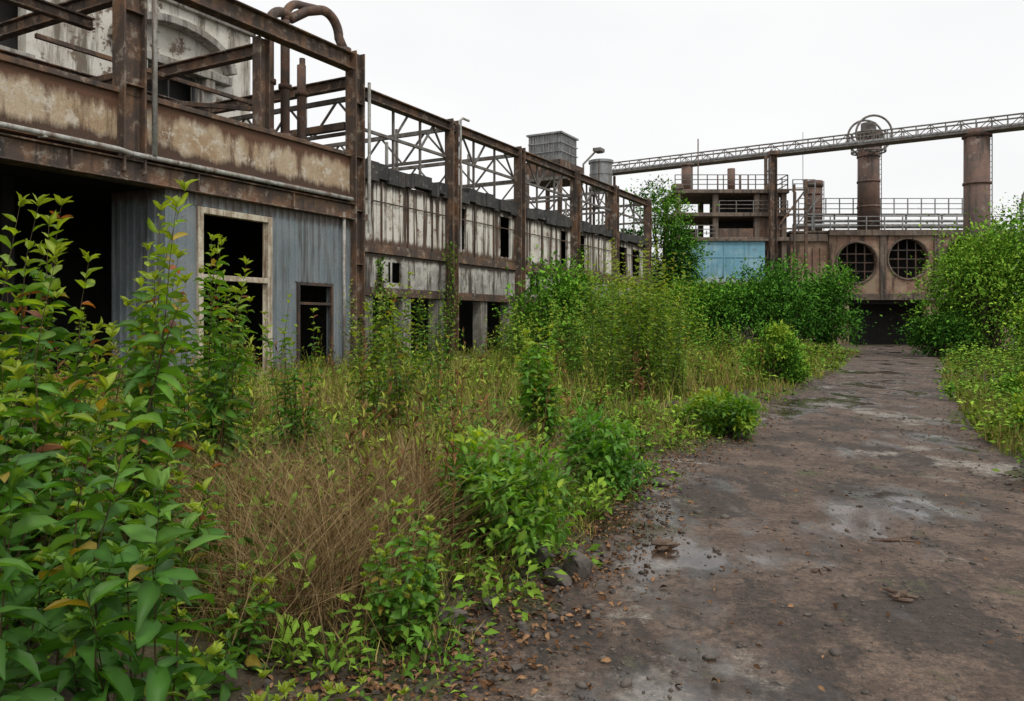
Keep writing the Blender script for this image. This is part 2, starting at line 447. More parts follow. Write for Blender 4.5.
# ============================================================ REAR HALL
hb = empty('abandoned_factory_building', P0, RZ)
posts = [5.0, 10.0, 15.4, 20.3, 25.3]
edges = [.22] + posts
b = B(); bg = B(); bt = B()
wo = [(5.5, 6.2, 4.35, 5.85), (8.7, 9.55, 4.3, 5.9), (14.2, 14.9, 4.3, 5.9), (16.2, 17.0, 4.3, 5.9), (21.2, 22.4, 4.3, 5.8), (23.3, 24.6, 4.3, 5.8)]
b.wall(.22, 25.3, 4.12, 6.1, 0, .1, wo)
b.ribs(.35, 25.2, 4.13, 6.09, 0, .46, .12, .045, wo)
b.make('peeling_white_panels', M_white, hb)
b = B()
x = 1.2
while x < 25:
    if not any(o[0] - .15 < x < o[1] + .15 for o in wo): b.box(x, x + .05, -.055, -.003, 4.13, 6.08)
    x += 1.38
b.box(.22, 25.2, -.06, -.047, 5.42, 5.46)
b.make('panel_cover_strips', M_rustd, hb)
bg.wall(.22, 25.3, 2.78, 3.82, 0, .1, [(11.2, 12.2, 2.9, 3.7), (1.6, 2.3, 2.95, 3.6)])
bg.ribs(.5, 25.2, 2.79, 3.81, 0, .62, .08, .03)
bg.make('grey_spandrel_panels', M_greyp, hb)
b = B()
for i in range(len(edges) - 1):
    a, c = edges[i] + .2, edges[i + 1] - .2
    w = (c - a)
    for f in (0.0, .5, 1.0):
        x = a + f * (w - .45)
        b.box(x, x + .45, .02, .4, -.1, 2.5)
    b.box(a, c, .05, .3, -.1, .45)
b.make('concrete_piers', M_conc, hb, .01)
b = B()
b.box(.22, 25.3, -.08, .25, 3.83, 4.11)
b.box(.22, 25.3, -.06, .25, 2.5, 2.77)
for x in posts:
    b.box(x - .19, x - .15, -.34, .02, -.1, 8.85); b.box(x + .15, x + .19, -.34, .02, -.1, 8.85); b.box(x - .15, x + .15, -.2, -.16, -.1, 8.85)
b.ibeam((.22, -.1, 8.6), (25.4, -.1, 8.6), .3, .32)
b.make('steel_posts_and_rails', M_rust, hb, .008)
b = B()
x = .22
while x < 25.2:
    w = min(rng.uniform(.3, 1.0), 25.3 - x); z = rng.uniform(-.12, .1)
    b.box(x, x + w - .01, -.12 - rng.uniform(0, .06), .2, 6.12 + rng.uniform(-.12, .06), 6.55 + z)
    x += w
b.make('felt_parapet', M_tar, hb)
b = B()
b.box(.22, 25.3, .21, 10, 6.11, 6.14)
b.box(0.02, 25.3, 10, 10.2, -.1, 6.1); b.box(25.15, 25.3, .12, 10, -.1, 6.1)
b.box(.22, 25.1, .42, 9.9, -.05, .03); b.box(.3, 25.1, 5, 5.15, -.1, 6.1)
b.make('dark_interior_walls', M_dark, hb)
for k, x in enumerate([.35] + posts):
    bt.beam((x, -.0, 8.55), (x, 10, 8.55), .12, .14)
    bt.beam((x, 0, 7.5), (x, 10, 7.5), .1, .1)
    for j in range(5):
        bt.beam((x, j * 2, 7.5), (x, j * 2 + 1, 8.55), .06, .06); bt.beam((x, j * 2 + 1, 8.55), (x, j * 2 + 2, 7.5), .06, .06)
    bt.beam((x, 10, 6.1), (x, 10, 8.7), .22, .22)
bt.ibeam((.2, 10, 8.6), (25.3, 10, 8.6), .2, .25)
for i in range(len(edges) - 1):
    a, c = edges[i] + .2, edges[i + 1] - .2; n = 3; w = (c - a) / n
    bt.beam((a, 0, 7.55), (c, 0, 7.55), .09, .09)
    for j in range(n):
        if rng.uniform() < .65: bt.beam((a + j * w, 0, 7.55), (a + (j + .5) * w, 0, 8.45), .06, .06)
        if rng.uniform() < .65: bt.beam((a + (j + .5) * w, 0, 8.45), (a + (j + 1) * w, 0, 7.55), .06, .06)
        if j: bt.beam((a + j * w, .02, 6.5), (a + j * w, .02, 8.45), .07, .07)
    bt.beam((a, 10, 6.2), (c, 10, 8.5), .08, .08)
bt.make('roof_trusses', M_lattice, hb)
b = B()
for i in range(len(edges) - 1):
    a, c = edges[i] + .3, edges[i + 1] - .3
    b.beam((a, 2.5, 6.2), (a, 2.5, 8.9), .09, .09); b.beam((c, 2.5, 6.2), (c, 2.5, 8.3), .09, .09)
    b.beam((a, 2.5, 7.2), (c, 2.5, 7.2), .08, .08)
b.tube([(.3, -.3, 4.4), (.3, -.3, 8.9)], .05); b.tube([(5.35, -.3, 4.2), (5.35, -.3, 8.9), (5.5, -.3, 9.0), (5.9, -.3, 9.0)], .045)
b.make('pale_railings_and_pipes', M_pale, hb)
cu = empty('rooftop_cooling_unit', P0, RZ)
b = B()
for i in range(13): b.box(21.25 + .16 * i, 21.30 + .16 * i, 3.36, 3.4, 10.7, 12.2)
for i in range(12): b.box(21.16, 21.2, 3.45 + .16 * i, 3.5 + .16 * i, 10.7, 12.2)
b.box(21.2, 23.3, 3.4, 5.4, 10.7, 12.2); b.box(21.1, 23.4, 3.3, 5.5, 12.203, 12.3)
for z in (11.2, 11.7): b.box(21.13, 23.35, 3.33, 3.36, z, z + .06); b.box(21.12, 21.16, 3.36, 5.4, z, z + .06)
b.make('louvred_casing', M_galv, cu)
b = B(); b.box(20.8, 23.8, 3.2, 5.6, 9.7, 10.69)
for x in (20.9, 23.6):
    for y in (3.3, 5.4): b.beam((x, y, 6.14), (x, y, 9.7), .2, .2)
b.make('support_plinth', M_rust, cu)
tk = empty('rooftop_tank', P0, RZ)
b = B(); b.tube([(25.0, 2.6, 9.7), (25.0, 2.6, 11.1)], .66, 24); b.tube([(25.0, 2.6, 11.1), (25.0, 2.6, 11.25)], .74, 24); b.tube([(25.0, 2.6, 9.55), (25.0, 2.6, 9.7)], .72, 24)
b.tube([(25.0, 2.6, 10.4), (25.0, 2.6, 10.48)], .69, 24)
b.make('tank_shell', M_galv, tk)
b = B()
for x in (24.6, 25.1):
    for y in (2.1, 3.1): b.beam((x, y, 6.14), (x, y, 9.56), .12, .12)
b.make('tank_legs', M_rust, tk)
lm = empty('lamp_mast', P0, RZ)
b = B(); b.tube([(16.9, .1, 8.7), (16.9, .1, 9.4), (17.5, -.3, 10.1)], .05); b.box(17.35, 17.9, -.6, -.2, 10.08, 10.24); b.box(17.4, 17.85, -.55, -.25, 10.04, 10.078)
b.make('mast_and_lamp_head', M_lattice, lm)

# ============================================================ WHITE MASONRY BUILDING behind
wb = empty('white_masonry_building', P0, RZ)
b = B(); T = 12.0
wops = [(1.6, 4.2, 8.6, 11.9), (-4.9, -2.9, 10.9, 13.3), (-10, -8, 10.9, 13.3), (-15, -13, 10.9, 13.3)]
b.wall(-24, 7, 0, 15.4, T, T + .5, wops)
b.box(6.5, 7, T + .5, T + 10, 0, 15.4)
b.box(-24, 7, T + 9.5, T + 10, 0, 15.4); b.box(-24, 6.5, T + .5, T + 9.5, 15.0, 15.4)
b.box(-24, .6, T + .12, T + 9, 15.4, 20)
b.make('rendered_walls', M_plaster, wb)
b = B()
b.box(-24, 7.3, T - .4, T - .003, 14.9, 15.45); b.box(-24, 7.15, T - .2, T - .003, 14.55, 14.897); b.box(-24, 7.1, T - .12, T - .003, 8.0, 8.3)
b.box(1.0, 1.6, T - .15, T - .003, 8.5, 11.9); b.box(4.2, 4.8, T - .15, T - .003, 8.5, 11.9)
b.box(.2, 5.6, T - .45, T - .003, 11.903, 12.25)
arcp = [(2.9 + 2.7 * math.cos(math.radians(a)), 12.4 + 1.35 * math.sin(math.radians(a))) for a in range(0, 181, 12)]
for i in range(len(arcp) - 1):
    (xa, za), (xb, zb) = arcp[i], arcp[i + 1]
    b.beam((xa, T - .3, za), (xb, T - .3, zb), .6, .3)
for x in (1.3, 4.5): b.box(x - .22, x + .22, T - .4, T - .151, 11.4, 11.90)
for x in (-3.9, -9, -14):
    b.box(x - 1.3, x + 1.3, T - .25, T - .003, 13.4, 13.7); b.box(x - 1.2, x + 1.2, T - .2, T - .003, 10.65, 10.85)
b.make('stone_mouldings', M_conc, wb, .02)
b = B()
frame(b, 1.6, 4.2, 8.6, 11.9, T + .2, T + .3, .1, trans=(10.4,), mull=(2.9,))
b.make('window_frames', M_slate, wb)
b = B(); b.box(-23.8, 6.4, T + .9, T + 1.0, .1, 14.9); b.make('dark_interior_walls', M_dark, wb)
b = B()
b.add([(-24, 9.4, 8.4), (-2.4, 9.4, 8.4), (-2.4, 11.9, 10.6), (-24, 11.9, 10.6), (-2.4, 11.9, 8.4), (-24, 11.9, 8.4)], [(0, 1, 2, 3), (1, 4, 2), (0, 3, 5), (0, 5, 4, 1)])
b.make('lean_to_roof', M_slate, wb)
b = B(); b.wall(-24, -2.5, 0, 8.39, 9.7, 9.95, [(-5 - 3 * i, -3.6 - 3 * i, 6.4, 8.0) for i in range(6)]); b.make('lean_to_wall', M_slate, wb)

# ============================================================ CONCRETE FRAME BUILDING
cf = empty('concrete_frame_building', (0, 0, 0))
b = B()
for x in (12.9, 15.8, 19.0):
    for y in (62.2, 67): b.box(x - .2, x + .2, y - .2, y + .2, 0, 12.0)
for z in (8.3, 10.2, 12.0):
    b.box(12.5, 21.4, 61.7, 67.5, z - .22, z + .08)
b.box(20.9, 21.3, 62, 62.4, 0, 12.0)
b.box(12.4, 13.2, 61.6, 62.5, 12.1, 12.5)
b.make('columns_and_slabs', M_cfr, cf, .03)
b = B()
b.box(16.03, 18.77, 62.15, 62.3, 8.4, 9.1); b.box(19.23, 20.87, 62.15, 62.3, 8.4, 9.98)
b.box(13.2, 15.5, 66.8, 66.9, 8.4, 9.6)
b.wall(12.7, 21.3, 0, 8.07, 62.6, 62.9, [(17.5, 19, 5, 7.4), (19.6, 20.8, 5, 7.4)])
b.box(19.3, 20.8, 62.2, 62.4, 10.3, 11.7)
b.box(12.7, 21.3, 67.2, 67.4, 0, 8.0)
b.make('brick_infill', M_brick2, cf)
b = B(); b.box(16.1, 21, 65, 65.2, 8.4, 11.75); b.make('dark_interior_walls', M_dark, cf)
b = B()
def rail(b, p, q, h=1.1, step=1.2, r=.035, n=3):
    p = Vector(p); q = Vector(q); L = (q - p).length; k = max(1, int(L / step))
    for i in range(k + 1):
        c = p.lerp(q, i / k); b.beam(c, c + Vector((0, 0, h)), r * 2, r * 2)
    for j in range(n):
        z = Vector((0, 0, h * (j + 1) / n)); b.beam(p + z, q + z, r * 1.6, r * 1.6)
rail(b, (12.6, 61.8, 12.1), (21.3, 61.8, 12.1)); rail(b, (16, 61.8, 10.3), (21.3, 61.8, 10.3), .9)
rail(b, (12.6, 61.8, 8.4), (15.8, 61.8, 8.4), .9)
rail(b, (21.3, 61.8, 12.1), (21.3, 67, 12.1))
b.make('roof_railings', M_lattice, cf)
b = B()
b.ibeam((20.0, 61.3, 0), (20.0, 61.3, 14.6), .5, .5); b.box(19.65, 20.4, 60.9, 61.7, 14.603, 14.9)
for z in (9, 10.5, 12): b.beam((20.1, 61.5, z), (22.8, 61.5, z), .12, .12)
b.beam((20.3, 61.4, 9), (22.7, 61.4, 12.2), .12, .12); b.beam((22.6, 61.5, 0), (22.6, 61.5, 12.8), .18, .18); b.beam((21.7, 61.5, 0), (21.7, 61.5, 12.4), .15, .15)
b.make('steel_riser', M_rust, cf)
b = B(); b.tube([(13.9, 63.5, 12.1), (13.9, 63.5, 14.2)], .45, 18); b.tube([(13.9, 63.5, 14.2), (13.9, 63.5, 14.35)], .53, 18); b.tube([(14.7, 63.2, 12.1), (14.7, 63.2, 16.3)], .05)
b.tube([(17.4, 63.5, 12.1), (17.4, 63.5, 14.0)], .3, 16)
for x in (16.2, 18, 18.6): b.tube([(x, 63, 12.1), (x, 63, 13.4)], .06)
b.make('roof_vents', M_stack, cf, sm=True)
bs = empty('blue_shed', (0, 0, 0))
b = B(); b.box(12.4, 18.4, 58.2, 61.5, 4.7, 7.7)
for x in (13.9, 15.4, 16.9): b.box(x, x + .06, 58.15, 58.2, 4.72, 7.68)
b.box(12.42, 18.38, 58.16, 58.2, 6.5, 6.55)
b.make('blue_cladding', M_bluepaint, bs)
b = B(); b.box(12.2, 18.6, 58.0, 61.6, 7.703, 7.85); b.box(12.2, 18.6, 58.0, 61.6, 4.4, 4.697); b.make('edge_trim', M_cfr, bs)
b = B()
for x in (12.6, 15.4, 18.2):
    for y in (58.5, 61): b.beam((x, y, 0), (x, y, 4.4), .3, .3)
b.box(12.5, 18.3, 60.5, 60.7, 0, 4.39); b.make('base_supports', M_cfr, bs)

# ============================================================ BRICK BOILER HOUSE
bh = empty('brick_boiler_house', (0, 0, 0))
b = B(); YF = 64.0
def round_hole(b, cx, cz, r, half, y0, y1, n=40):
    o = len(b.v); sq = []
    for k in range(n):
        a = 2 * math.pi * k / n; c, s_ = math.cos(a), math.sin(a); m = max(abs(c), abs(s_))
        sq.append((cx + half * c / m, cz + half * s_ / m))
    for k in range(n):
        a = 2 * math.pi * k / n
        x, z = cx + r * math.cos(a), cz + r * math.sin(a)
        b.v += [(x, y0, z), (sq[k][0], y0, sq[k][1]), (x, y1, z)]
    for k in range(n):
        j = (k + 1) % n
        b.f.append((o + 3 * k, o + 3 * k + 1, o + 3 * j + 1, o + 3 * j)); b.f.append((o + 3 * k, o + 3 * j, o + 3 * j + 2, o + 3 * k + 2))
wins = [(27.6, 6.6), (31.7, 6.9), (36.2, 6.9)]
H = 1.85
b.wall(25.4, 40, 3.9, 9.0, YF, YF + .45, [(x - H, x + H, z - H, z + H) for x, z in wins])
for x, z in wins: round_hole(b, x, z, 1.6, H, YF, YF + .45)
b.box(22.4, 25.4, YF + .3, YF + .7, 3.2, 8.6)
b.box(22.4, 22.8, YF + .7, YF + 10, 0, 8.6); b.box(25.4, 27.0, YF + .1, YF + .6, 0, 3.9 - .003); b.box(22.4, 25.4, YF + .35, YF + .75, 0, 3.197)
b.box(33.2, 34.2, YF + .1, YF + .6, 0, 3.897); b.box(36, 40, YF + .1, YF + .6, 0, 3.897)
b.make('brick_walls', M_brick, bh)
b = B()
for x, z in wins:
    pts = [(x + 1.65 * math.cos(2 * math.pi * k / 40), YF - .04, z + 1.65 * math.sin(2 * math.pi * k / 40)) for k in range(41)]
    b.tube(pts, .09, 6, False)
b.box(25.3, 40, YF - .25, YF - .003, 8.75, 9.2); b.box(25.3, 40, YF - .15, YF - .003, 3.6, 4.1); b.box(22.3, 25.29, YF, YF + .29, 8.3, 8.9)
b.box(22.3, 40, YF, YF + 10, 9.0, 9.15)
for x in (29.65, 34): b.box(x - .25, x + .25, YF - .12, YF - .003, 4.103, 8.747)
b.make('concrete_bands', M_cfr, bh)
b = B()
for x, z in wins:
    for k in range(-1, 2):
        h = math.sqrt(1.6 ** 2 - (k * .7) ** 2)
        b.box(x + k * .7 - .045, x + k * .7 + .045, YF + .2, YF + .25, z - h, z + h)
        b.box(x - h, x + h, YF + .203, YF + .247, z + k * .7 - .045, z + k * .7 + .045)
for k in range(4): b.box(22.9 + k * .6, 22.96 + k * .6, YF + .25, YF + .29, 4.3, 7.8)
b.make('round_window_grilles', M_rustd, bh)
b = B(); b.box(22.8, 40, YF + 4, YF + 4.2, 0, 8.9); b.box(22.8, 40, YF + .8, YF + 4, 3.3, 3.5); b.box(39.7, 39.9, YF + .8, YF + 8, 0, 8.9); b.make('dark_interior_walls', M_dark, bh)
b = B()
rail(b, (22.6, YF + .1, 9.2), (40, YF + .1, 9.2), 1.1, 1.4, .04); rail(b, (24, YF + 3, 10.9), (40, YF + 3, 10.9), 1.3, 1.1, .04)
b.beam((23, YF + 3, 10.85), (40, YF + 3, 10.85), .5, .12)
for x in range(24, 41, 3): b.beam((x, YF + 3, 9.1), (x, YF + 3, 10.8), .12, .12)
b.tube([(23, YF + 1.5, 9.7), (40, YF + 1.5, 9.7)], .2); b.tube([(25, YF + 2.2, 10.2), (40, YF + 2.2, 10.2)], .12)
b.beam((22.6, YF + .5, 9.2), (25, YF + .5, 12.2), .08, .08); rail(b, (22.6, YF + .4, 12.3), (24.4, YF + .4, 12.3), 1.0, .8)
for x in (22.8, 24.3): b.beam((x, YF + .4, 9), (x, YF + .4, 12.3), .14, .14)
b.beam((28.6, YF + 2, 9.1), (28.6, YF + 2, 16), .06, .06)
b.beam((24, YF + 2, 13.4), (24, YF + 2, 17.5), .04, .04)
b.make('deck_railings_and_pipes', M_galv, bh)

def stack(x, y, z0, z1, r, ring=False, cap=True):
    e = empty('smokestack', (x, y, 0))
    b = B(); k = z1 - z0
    b.tube([(0, 0, z0), (0, 0, z1)], [r * 1.03, r * .97], 28)
    for f in (.25, .5, .75): b.tube([(0, 0, z0 + k * f), (0, 0, z0 + k * f + .15)], r * 1.07, 28)
    if cap: b.tube([(0, 0, z1 - .5), (0, 0, z1)], r * 1.12, 28)
    b.make('stack_shell', M_stack, e, sm=True)
    b = B()
    if ring:
        for zz, rr in ((z1 - 1.6, 1.3), (z1 - .1, 1.3)):
            b.tube([(rr * math.cos(2 * math.pi * i / 28), rr * math.sin(2 * math.pi * i / 28), zz) for i in range(29)], .06, 6, False)
        for yy in (-1.0, .6):
            b.tube([(1.45 * math.cos(2 * math.pi * i / 28), yy, z1 - .3 + 1.45 * math.sin(2 * math.pi * i / 28)) for i in range(29)], .09, 6, False)
        for i in range(14):
            a = 2 * math.pi * i / 14
            b.beam((1.3 * math.cos(a), 1.3 * math.sin(a), z1 - 1.6), (1.3 * math.cos(a), 1.3 * math.sin(a), z1 - .1), .05, .05)
            b.beam((0, 0, z1 - 1.6), (1.3 * math.cos(a), 1.3 * math.sin(a), z1 - 1.6), .05, .05)
        b.tube([(0, 0, z1), (0, 0, z1 + .75)], r * .7, 20)
    b.beam((r + .12, -.2, z0), (r + .12, -.2, z1), .05, .05); b.beam((r + .12, .2, z0), (r + .12, .2, z1), .05, .05)
    z = z0
    while z < z1: b.beam((r + .12, -.2, z), (r + .12, .2, z), .03, .03); z += .4
    b.make('access_ladder_and_cage', M_lattice, e)
    return e
stack(29.1, 65.3, 9.1, 17.3, .84, True)
stack(33.0, 56.8, 0, 15.4, .85)
stack(25.4, 67.5, 9.0, 13.7, .72)

br = empty('pipe_bridge', (0, 0, 0))
b = B()
A = Vector((7.5, 73.0, 15.2)); Bq = Vector((44, 49.5, 15.2)); dv = (Bq - A); L = dv.length; dv.normalize(); sd = Vector((dv.y, -dv.x, 0)) * .6
n = 46
for sgn in (-1, 1):
    for z in (0, .85):
        b.beam(A + sd * sgn + Vector((0, 0, z)), Bq + sd * sgn + Vector((0, 0, z)), .10, .10)
    for i in range(n):
        p = A + dv * (L * i / n) + sd * sgn; q = A + dv * (L * (i + 1) / n) + sd * sgn
        b.beam(p, p + Vector((0, 0, .85)), .06, .06)
        b.beam(p + Vector((0, 0, .85 * (i % 2))), q + Vector((0, 0, .85 * ((i + 1) % 2))), .05, .05)
b.beam(A + Vector((0, 0, -.02)), Bq + Vector((0, 0, -.02)), 1.1, .05)
b.make('lattice_girders', M_lattice, br)
b = B()
for f in (.04, .36, .93):
    p = A + dv * (L * f)
    for s_ in (-1, 1): b.beam((p.x + sd.x * s_, p.y + sd.y * s_, 0), (p.x + sd.x * s_, p.y + sd.y * s_, 15.1), .22, .22)
    for z in range(2, 15, 3):
        b.beam((p.x - sd.x, p.y - sd.y, z), (p.x + sd.x, p.y + sd.y, z + 3 if z < 13 else z), .08, .08)
b.make('support_towers', M_rust, br)
b = B(); b.tube([A + Vector((0, 0, .25)), Bq + Vector((0, 0, .25))], .15, 10); b.make('carried_pipe', M_galv, br)

lp = empty('lamp_post', (33.1, 52, 0)); b = B(); b.tube([(0, 0, 0), (0, 0, 8.5), (.1, 0, 10.0), (.5, 0, 10.8)], [.12, .09, .07, .05]); b.box(.4, .9, -.15, .15, 10.75, 10.9); b.make('pole_and_head', M_lattice, lp)

# ============================================================ VEGETATION
TL = np.array([0, 0, 0, .22, .22, .22, .5, .5, .5, .78, .78, .78, 1, 1, 1])
TW = np.array([-.04, 0, .04, -.38, 0, .38, -.5, 0, .5, -.3, 0, .3, -.01, 0, .01])
TZ = np.array([0, 0, 0, .10, 0, .10, .10, -.02, .10, .0, -.10, .0, -.2, -.2, -.2])
TC = np.array([1, 1.25, 1, .85, 1.4, .85, .88, 1.35, .88, .9, 1.25, .9, 1, 1, 1])
TF = np.array([(r_ * 3 + c_, r_ * 3 + c_ + 1, r_ * 3 + c_ + 4, r_ * 3 + c_ + 3) for r_ in range(4) for c_ in range(2)])
S_L = np.array([0, .5, 1, .5, .5]); S_W = np.array([0, -.5, 0, .5, 0]); S_Z = np.array([0, .1, -.12, .1, 0.0]); S_C = np.array([1, .95, 1, .95, 1.15])
S_F = np.array([(0, 4, 2, 1), (0, 3, 2, 4)])

def leaves(P, Dr, Ln, Wd, C, big=True, rg=rng):
    n = len(P)
    Dr = Dr / np.linalg.norm(Dr, axis=1, keepdims=True)
    up = np.array([0, 0, 1.0]) + rg.normal(0, .4, (n, 3))
    S = np.cross(Dr, up); S /= np.linalg.norm(S, axis=1, keepdims=True) + 1e-9
    Nn = np.cross(S, Dr)
    tl, tw, tz, tcx, tf = (TL, TW, TZ, TC, TF) if big else (S_L, S_W, S_Z, S_C, S_F)
    droop = rg.uniform(.3, 1.9, n) if big else np.ones(n)
    V = (P[:, None, :] + Dr[:, None, :] * (tl[None, :, None] * Ln[:, None, None])
         + S[:, None, :] * (tw[None, :, None] * Wd[:, None, None])
         + Nn[:, None, :] * (tz[None, :, None] * (Ln * droop)[:, None, None]))
    if big:
        V = V + rg.normal(0, .018, V.shape) * Ln[:, None, None]
    k = len(tl)
    F = (np.arange(n)[:, None, None] * k + tf[None]).reshape(-1, 4)
    CC = C[:, None, :] * tcx[None, :, None]
    if big: CC = CC * rg.uniform(.85, 1.15, (n, k, 1))
    return V.reshape(-1, 3), F, CC.reshape(-1, 3)

def stems(P, r, col, sides=4):
    n, k, _ = P.shape
    a = np.arange(sides) * 2 * math.pi / sides
    T = np.gradient(P, axis=1); T /= np.linalg.norm(T, axis=2, keepdims=True) + 1e-9
    ref = np.array([.31, .95, .05]); A = np.cross(T, ref); A /= np.linalg.norm(A, axis=2, keepdims=True) + 1e-9
    Bv = np.cross(T, A)
    V = P[:, :, None, :] + (A[:, :, None, :] * np.cos(a)[None, None, :, None] + Bv[:, :, None, :] * np.sin(a)[None, None, :, None]) * r[:, :, None, None]
    idx = np.arange(n)[:, None, None] * k * sides + np.arange(k - 1)[None, :, None] * sides
    j = np.arange(sides)[None, None, :]; j2 = (j + 1) % sides
    F = np.stack([idx + j, idx + j2, idx + sides + j2, idx + sides + j], -1).reshape(-1, 4)
    C = np.broadcast_to(col[:, None, None, :], (n, k, sides, 3)).reshape(-1, 3)
    return V.reshape(-1, 3), F, C

def merge(parts):
    V = []; F = []; C = []; o = 0
    for v, f, c in parts:
        V.append(v); F.append(f + o); C.append(c); o += len(v)
    return np.concatenate(V), np.concatenate(F), np.concatenate(C)

G1 = np.array([.05, .14, .02]); G2 = np.array([.12, .26, .028]); GY = np.array([.32, .39, .04]); GD = np.array([.026, .075, .015])
GB = np.array([.09, .23, .03]); Y1 = np.array([.19, .29, .035]); LG = np.array([.07, .19, .028])

def stalk_plant(name, x, y, nst, h, spread, ll, lw, gap, c0=G1, c1=G2, tip=GY, seed=1, twigs=0, lean=.25, stemc=(.10, .075, .035), base_t=.06, taper=.55, tipred=0.0, sr=.006, big=True, hmin=.55):
    rg = np.random.default_rng(seed)
    k = 9; t = np.linspace(0, 1, k)
    z0 = float(gh(np.array(x), np.array(y)))
    ang = rg.uniform(0, 2 * math.pi, nst); rad = spread * .45 * np.sqrt(rg.uniform(0, 1, nst))
    hh = h * rg.uniform(hmin, 1.0, nst); hh[0] = h
    ln = lean * h * rg.uniform(.2, 1, nst)
    P = np.zeros((nst, k, 3))
    P[:, :, 0] = x + (rad * np.cos(ang))[:, None] + (ln * np.cos(ang))[:, None] * t ** 1.6 + np.cumsum(rg.normal(0, .01 * h, (nst, k)), 1)
    P[:, :, 1] = y + (rad * np.sin(ang))[:, None] + (ln * np.sin(ang))[:, None] * t ** 1.6 + np.cumsum(rg.normal(0, .01 * h, (nst, k)), 1)
    P[:, :, 2] = z0 - .05 + hh[:, None] * t
    r = np.repeat((sr * (1.15 - t))[None], nst, 0) * (h ** .5)
    sc = np.array(stemc)[None] * rg.uniform(.7, 1.3, (nst, 1))
    parts = [stems(P, r, sc)]
    lines = [(P[i], hh[i], base_t, 1.0) for i in range(nst)]
    LP, LD, LL, LC = [], [], [], []
    if twigs:
        Q = []
        for i in range(nst):
            for j in range(twigs):
                tt = rg.uniform(.1, .85); f = tt * (k - 1); i0 = int(f); p0 = P[i, i0] * (1 - f + i0) + P[i, min(i0 + 1, k - 1)] * (f - i0)
                a = rg.uniform(0, 2 * math.pi); l = h * rg.uniform(.1, .2) * (1.2 - tt * .7)
                d = np.array([math.cos(a), math.sin(a), rg.uniform(.6, 1.8)]); d /= np.linalg.norm(d)
                tq = np.linspace(0, 1, 5)[:, None]
                q = p0 + d * l * tq + np.array([0, 0, 1]) * l * .25 * tq ** 2
                Q.append(q); lines.append((q, l, .15, .8))
        Q = np.array(Q); parts.append(stems(Q, np.repeat((sr * .5 * (1.1 - np.linspace(0, 1, 5)))[None], len(Q), 0) * (h ** .5), np.repeat(sc[:1], len(Q), 0)))
    for q, l, bt_, sc_ in lines:
        kk = len(q); npair = max(3, int(l / gap)); a0 = rg.uniform(0, 6.28)
        for m in range(npair):
            tt = bt_ + (1 - bt_) * (m + rg.uniform(-.2, .2)) / npair
            tt = min(max(tt, 0), .995)
            f = tt * (kk - 1); i0 = int(f); p0 = q[i0] * (1 - f + i0) + q[min(i0 + 1, kk - 1)] * (f - i0)
            for s_ in (0, math.pi):
                if rg.uniform() < .08: continue
                a = a0 + m * 1.4 + s_ + rg.normal(0, .3)
                LP.append(p0); LD.append((math.cos(a), math.sin(a), rg.uniform(-.5, .4) + .9 * tt ** 4))
                LL.append(ll * sc_ * (1 - taper * tt ** 2.2) * rg.uniform(.6, 1.15))
                w = rg.uniform(0, 1); c = c0 * (1 - w) + c1 * w
                g = max(0, (tt - .7) / .3) ** 1.3 * rg.uniform(.4, 1)
                c = c * (1 - g) + tip * g
                if rg.uniform() < tipred * (g + .03): c = np.array([.26, .09, .035]) * rg.uniform(.7, 1.2)
                if rg.uniform() < .025: c = np.array([.32, .24, .04])
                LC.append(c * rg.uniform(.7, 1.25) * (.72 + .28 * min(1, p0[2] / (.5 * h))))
        for m in range(6):
            a = rg.uniform(0, 6.28); LP.append(q[-1]); LD.append((math.cos(a) * .6, math.sin(a) * .6, rg.uniform(.3, 1.2))); LL.append(ll * sc_ * rg.uniform(.3, .5)); LC.append((tip * .8 + c1 * .2) * rg.uniform(.7, 1.1))
    LP = np.array(LP); LD = np.array(LD); LL = np.array(LL); LC = np.array(LC)
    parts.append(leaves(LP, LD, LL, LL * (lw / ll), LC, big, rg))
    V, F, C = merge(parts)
    return quads_mesh(name, V, F, M_leaf if y < 17 else M_far, C * (1.0 if y < 17 else 1.15), smooth_shade=big)

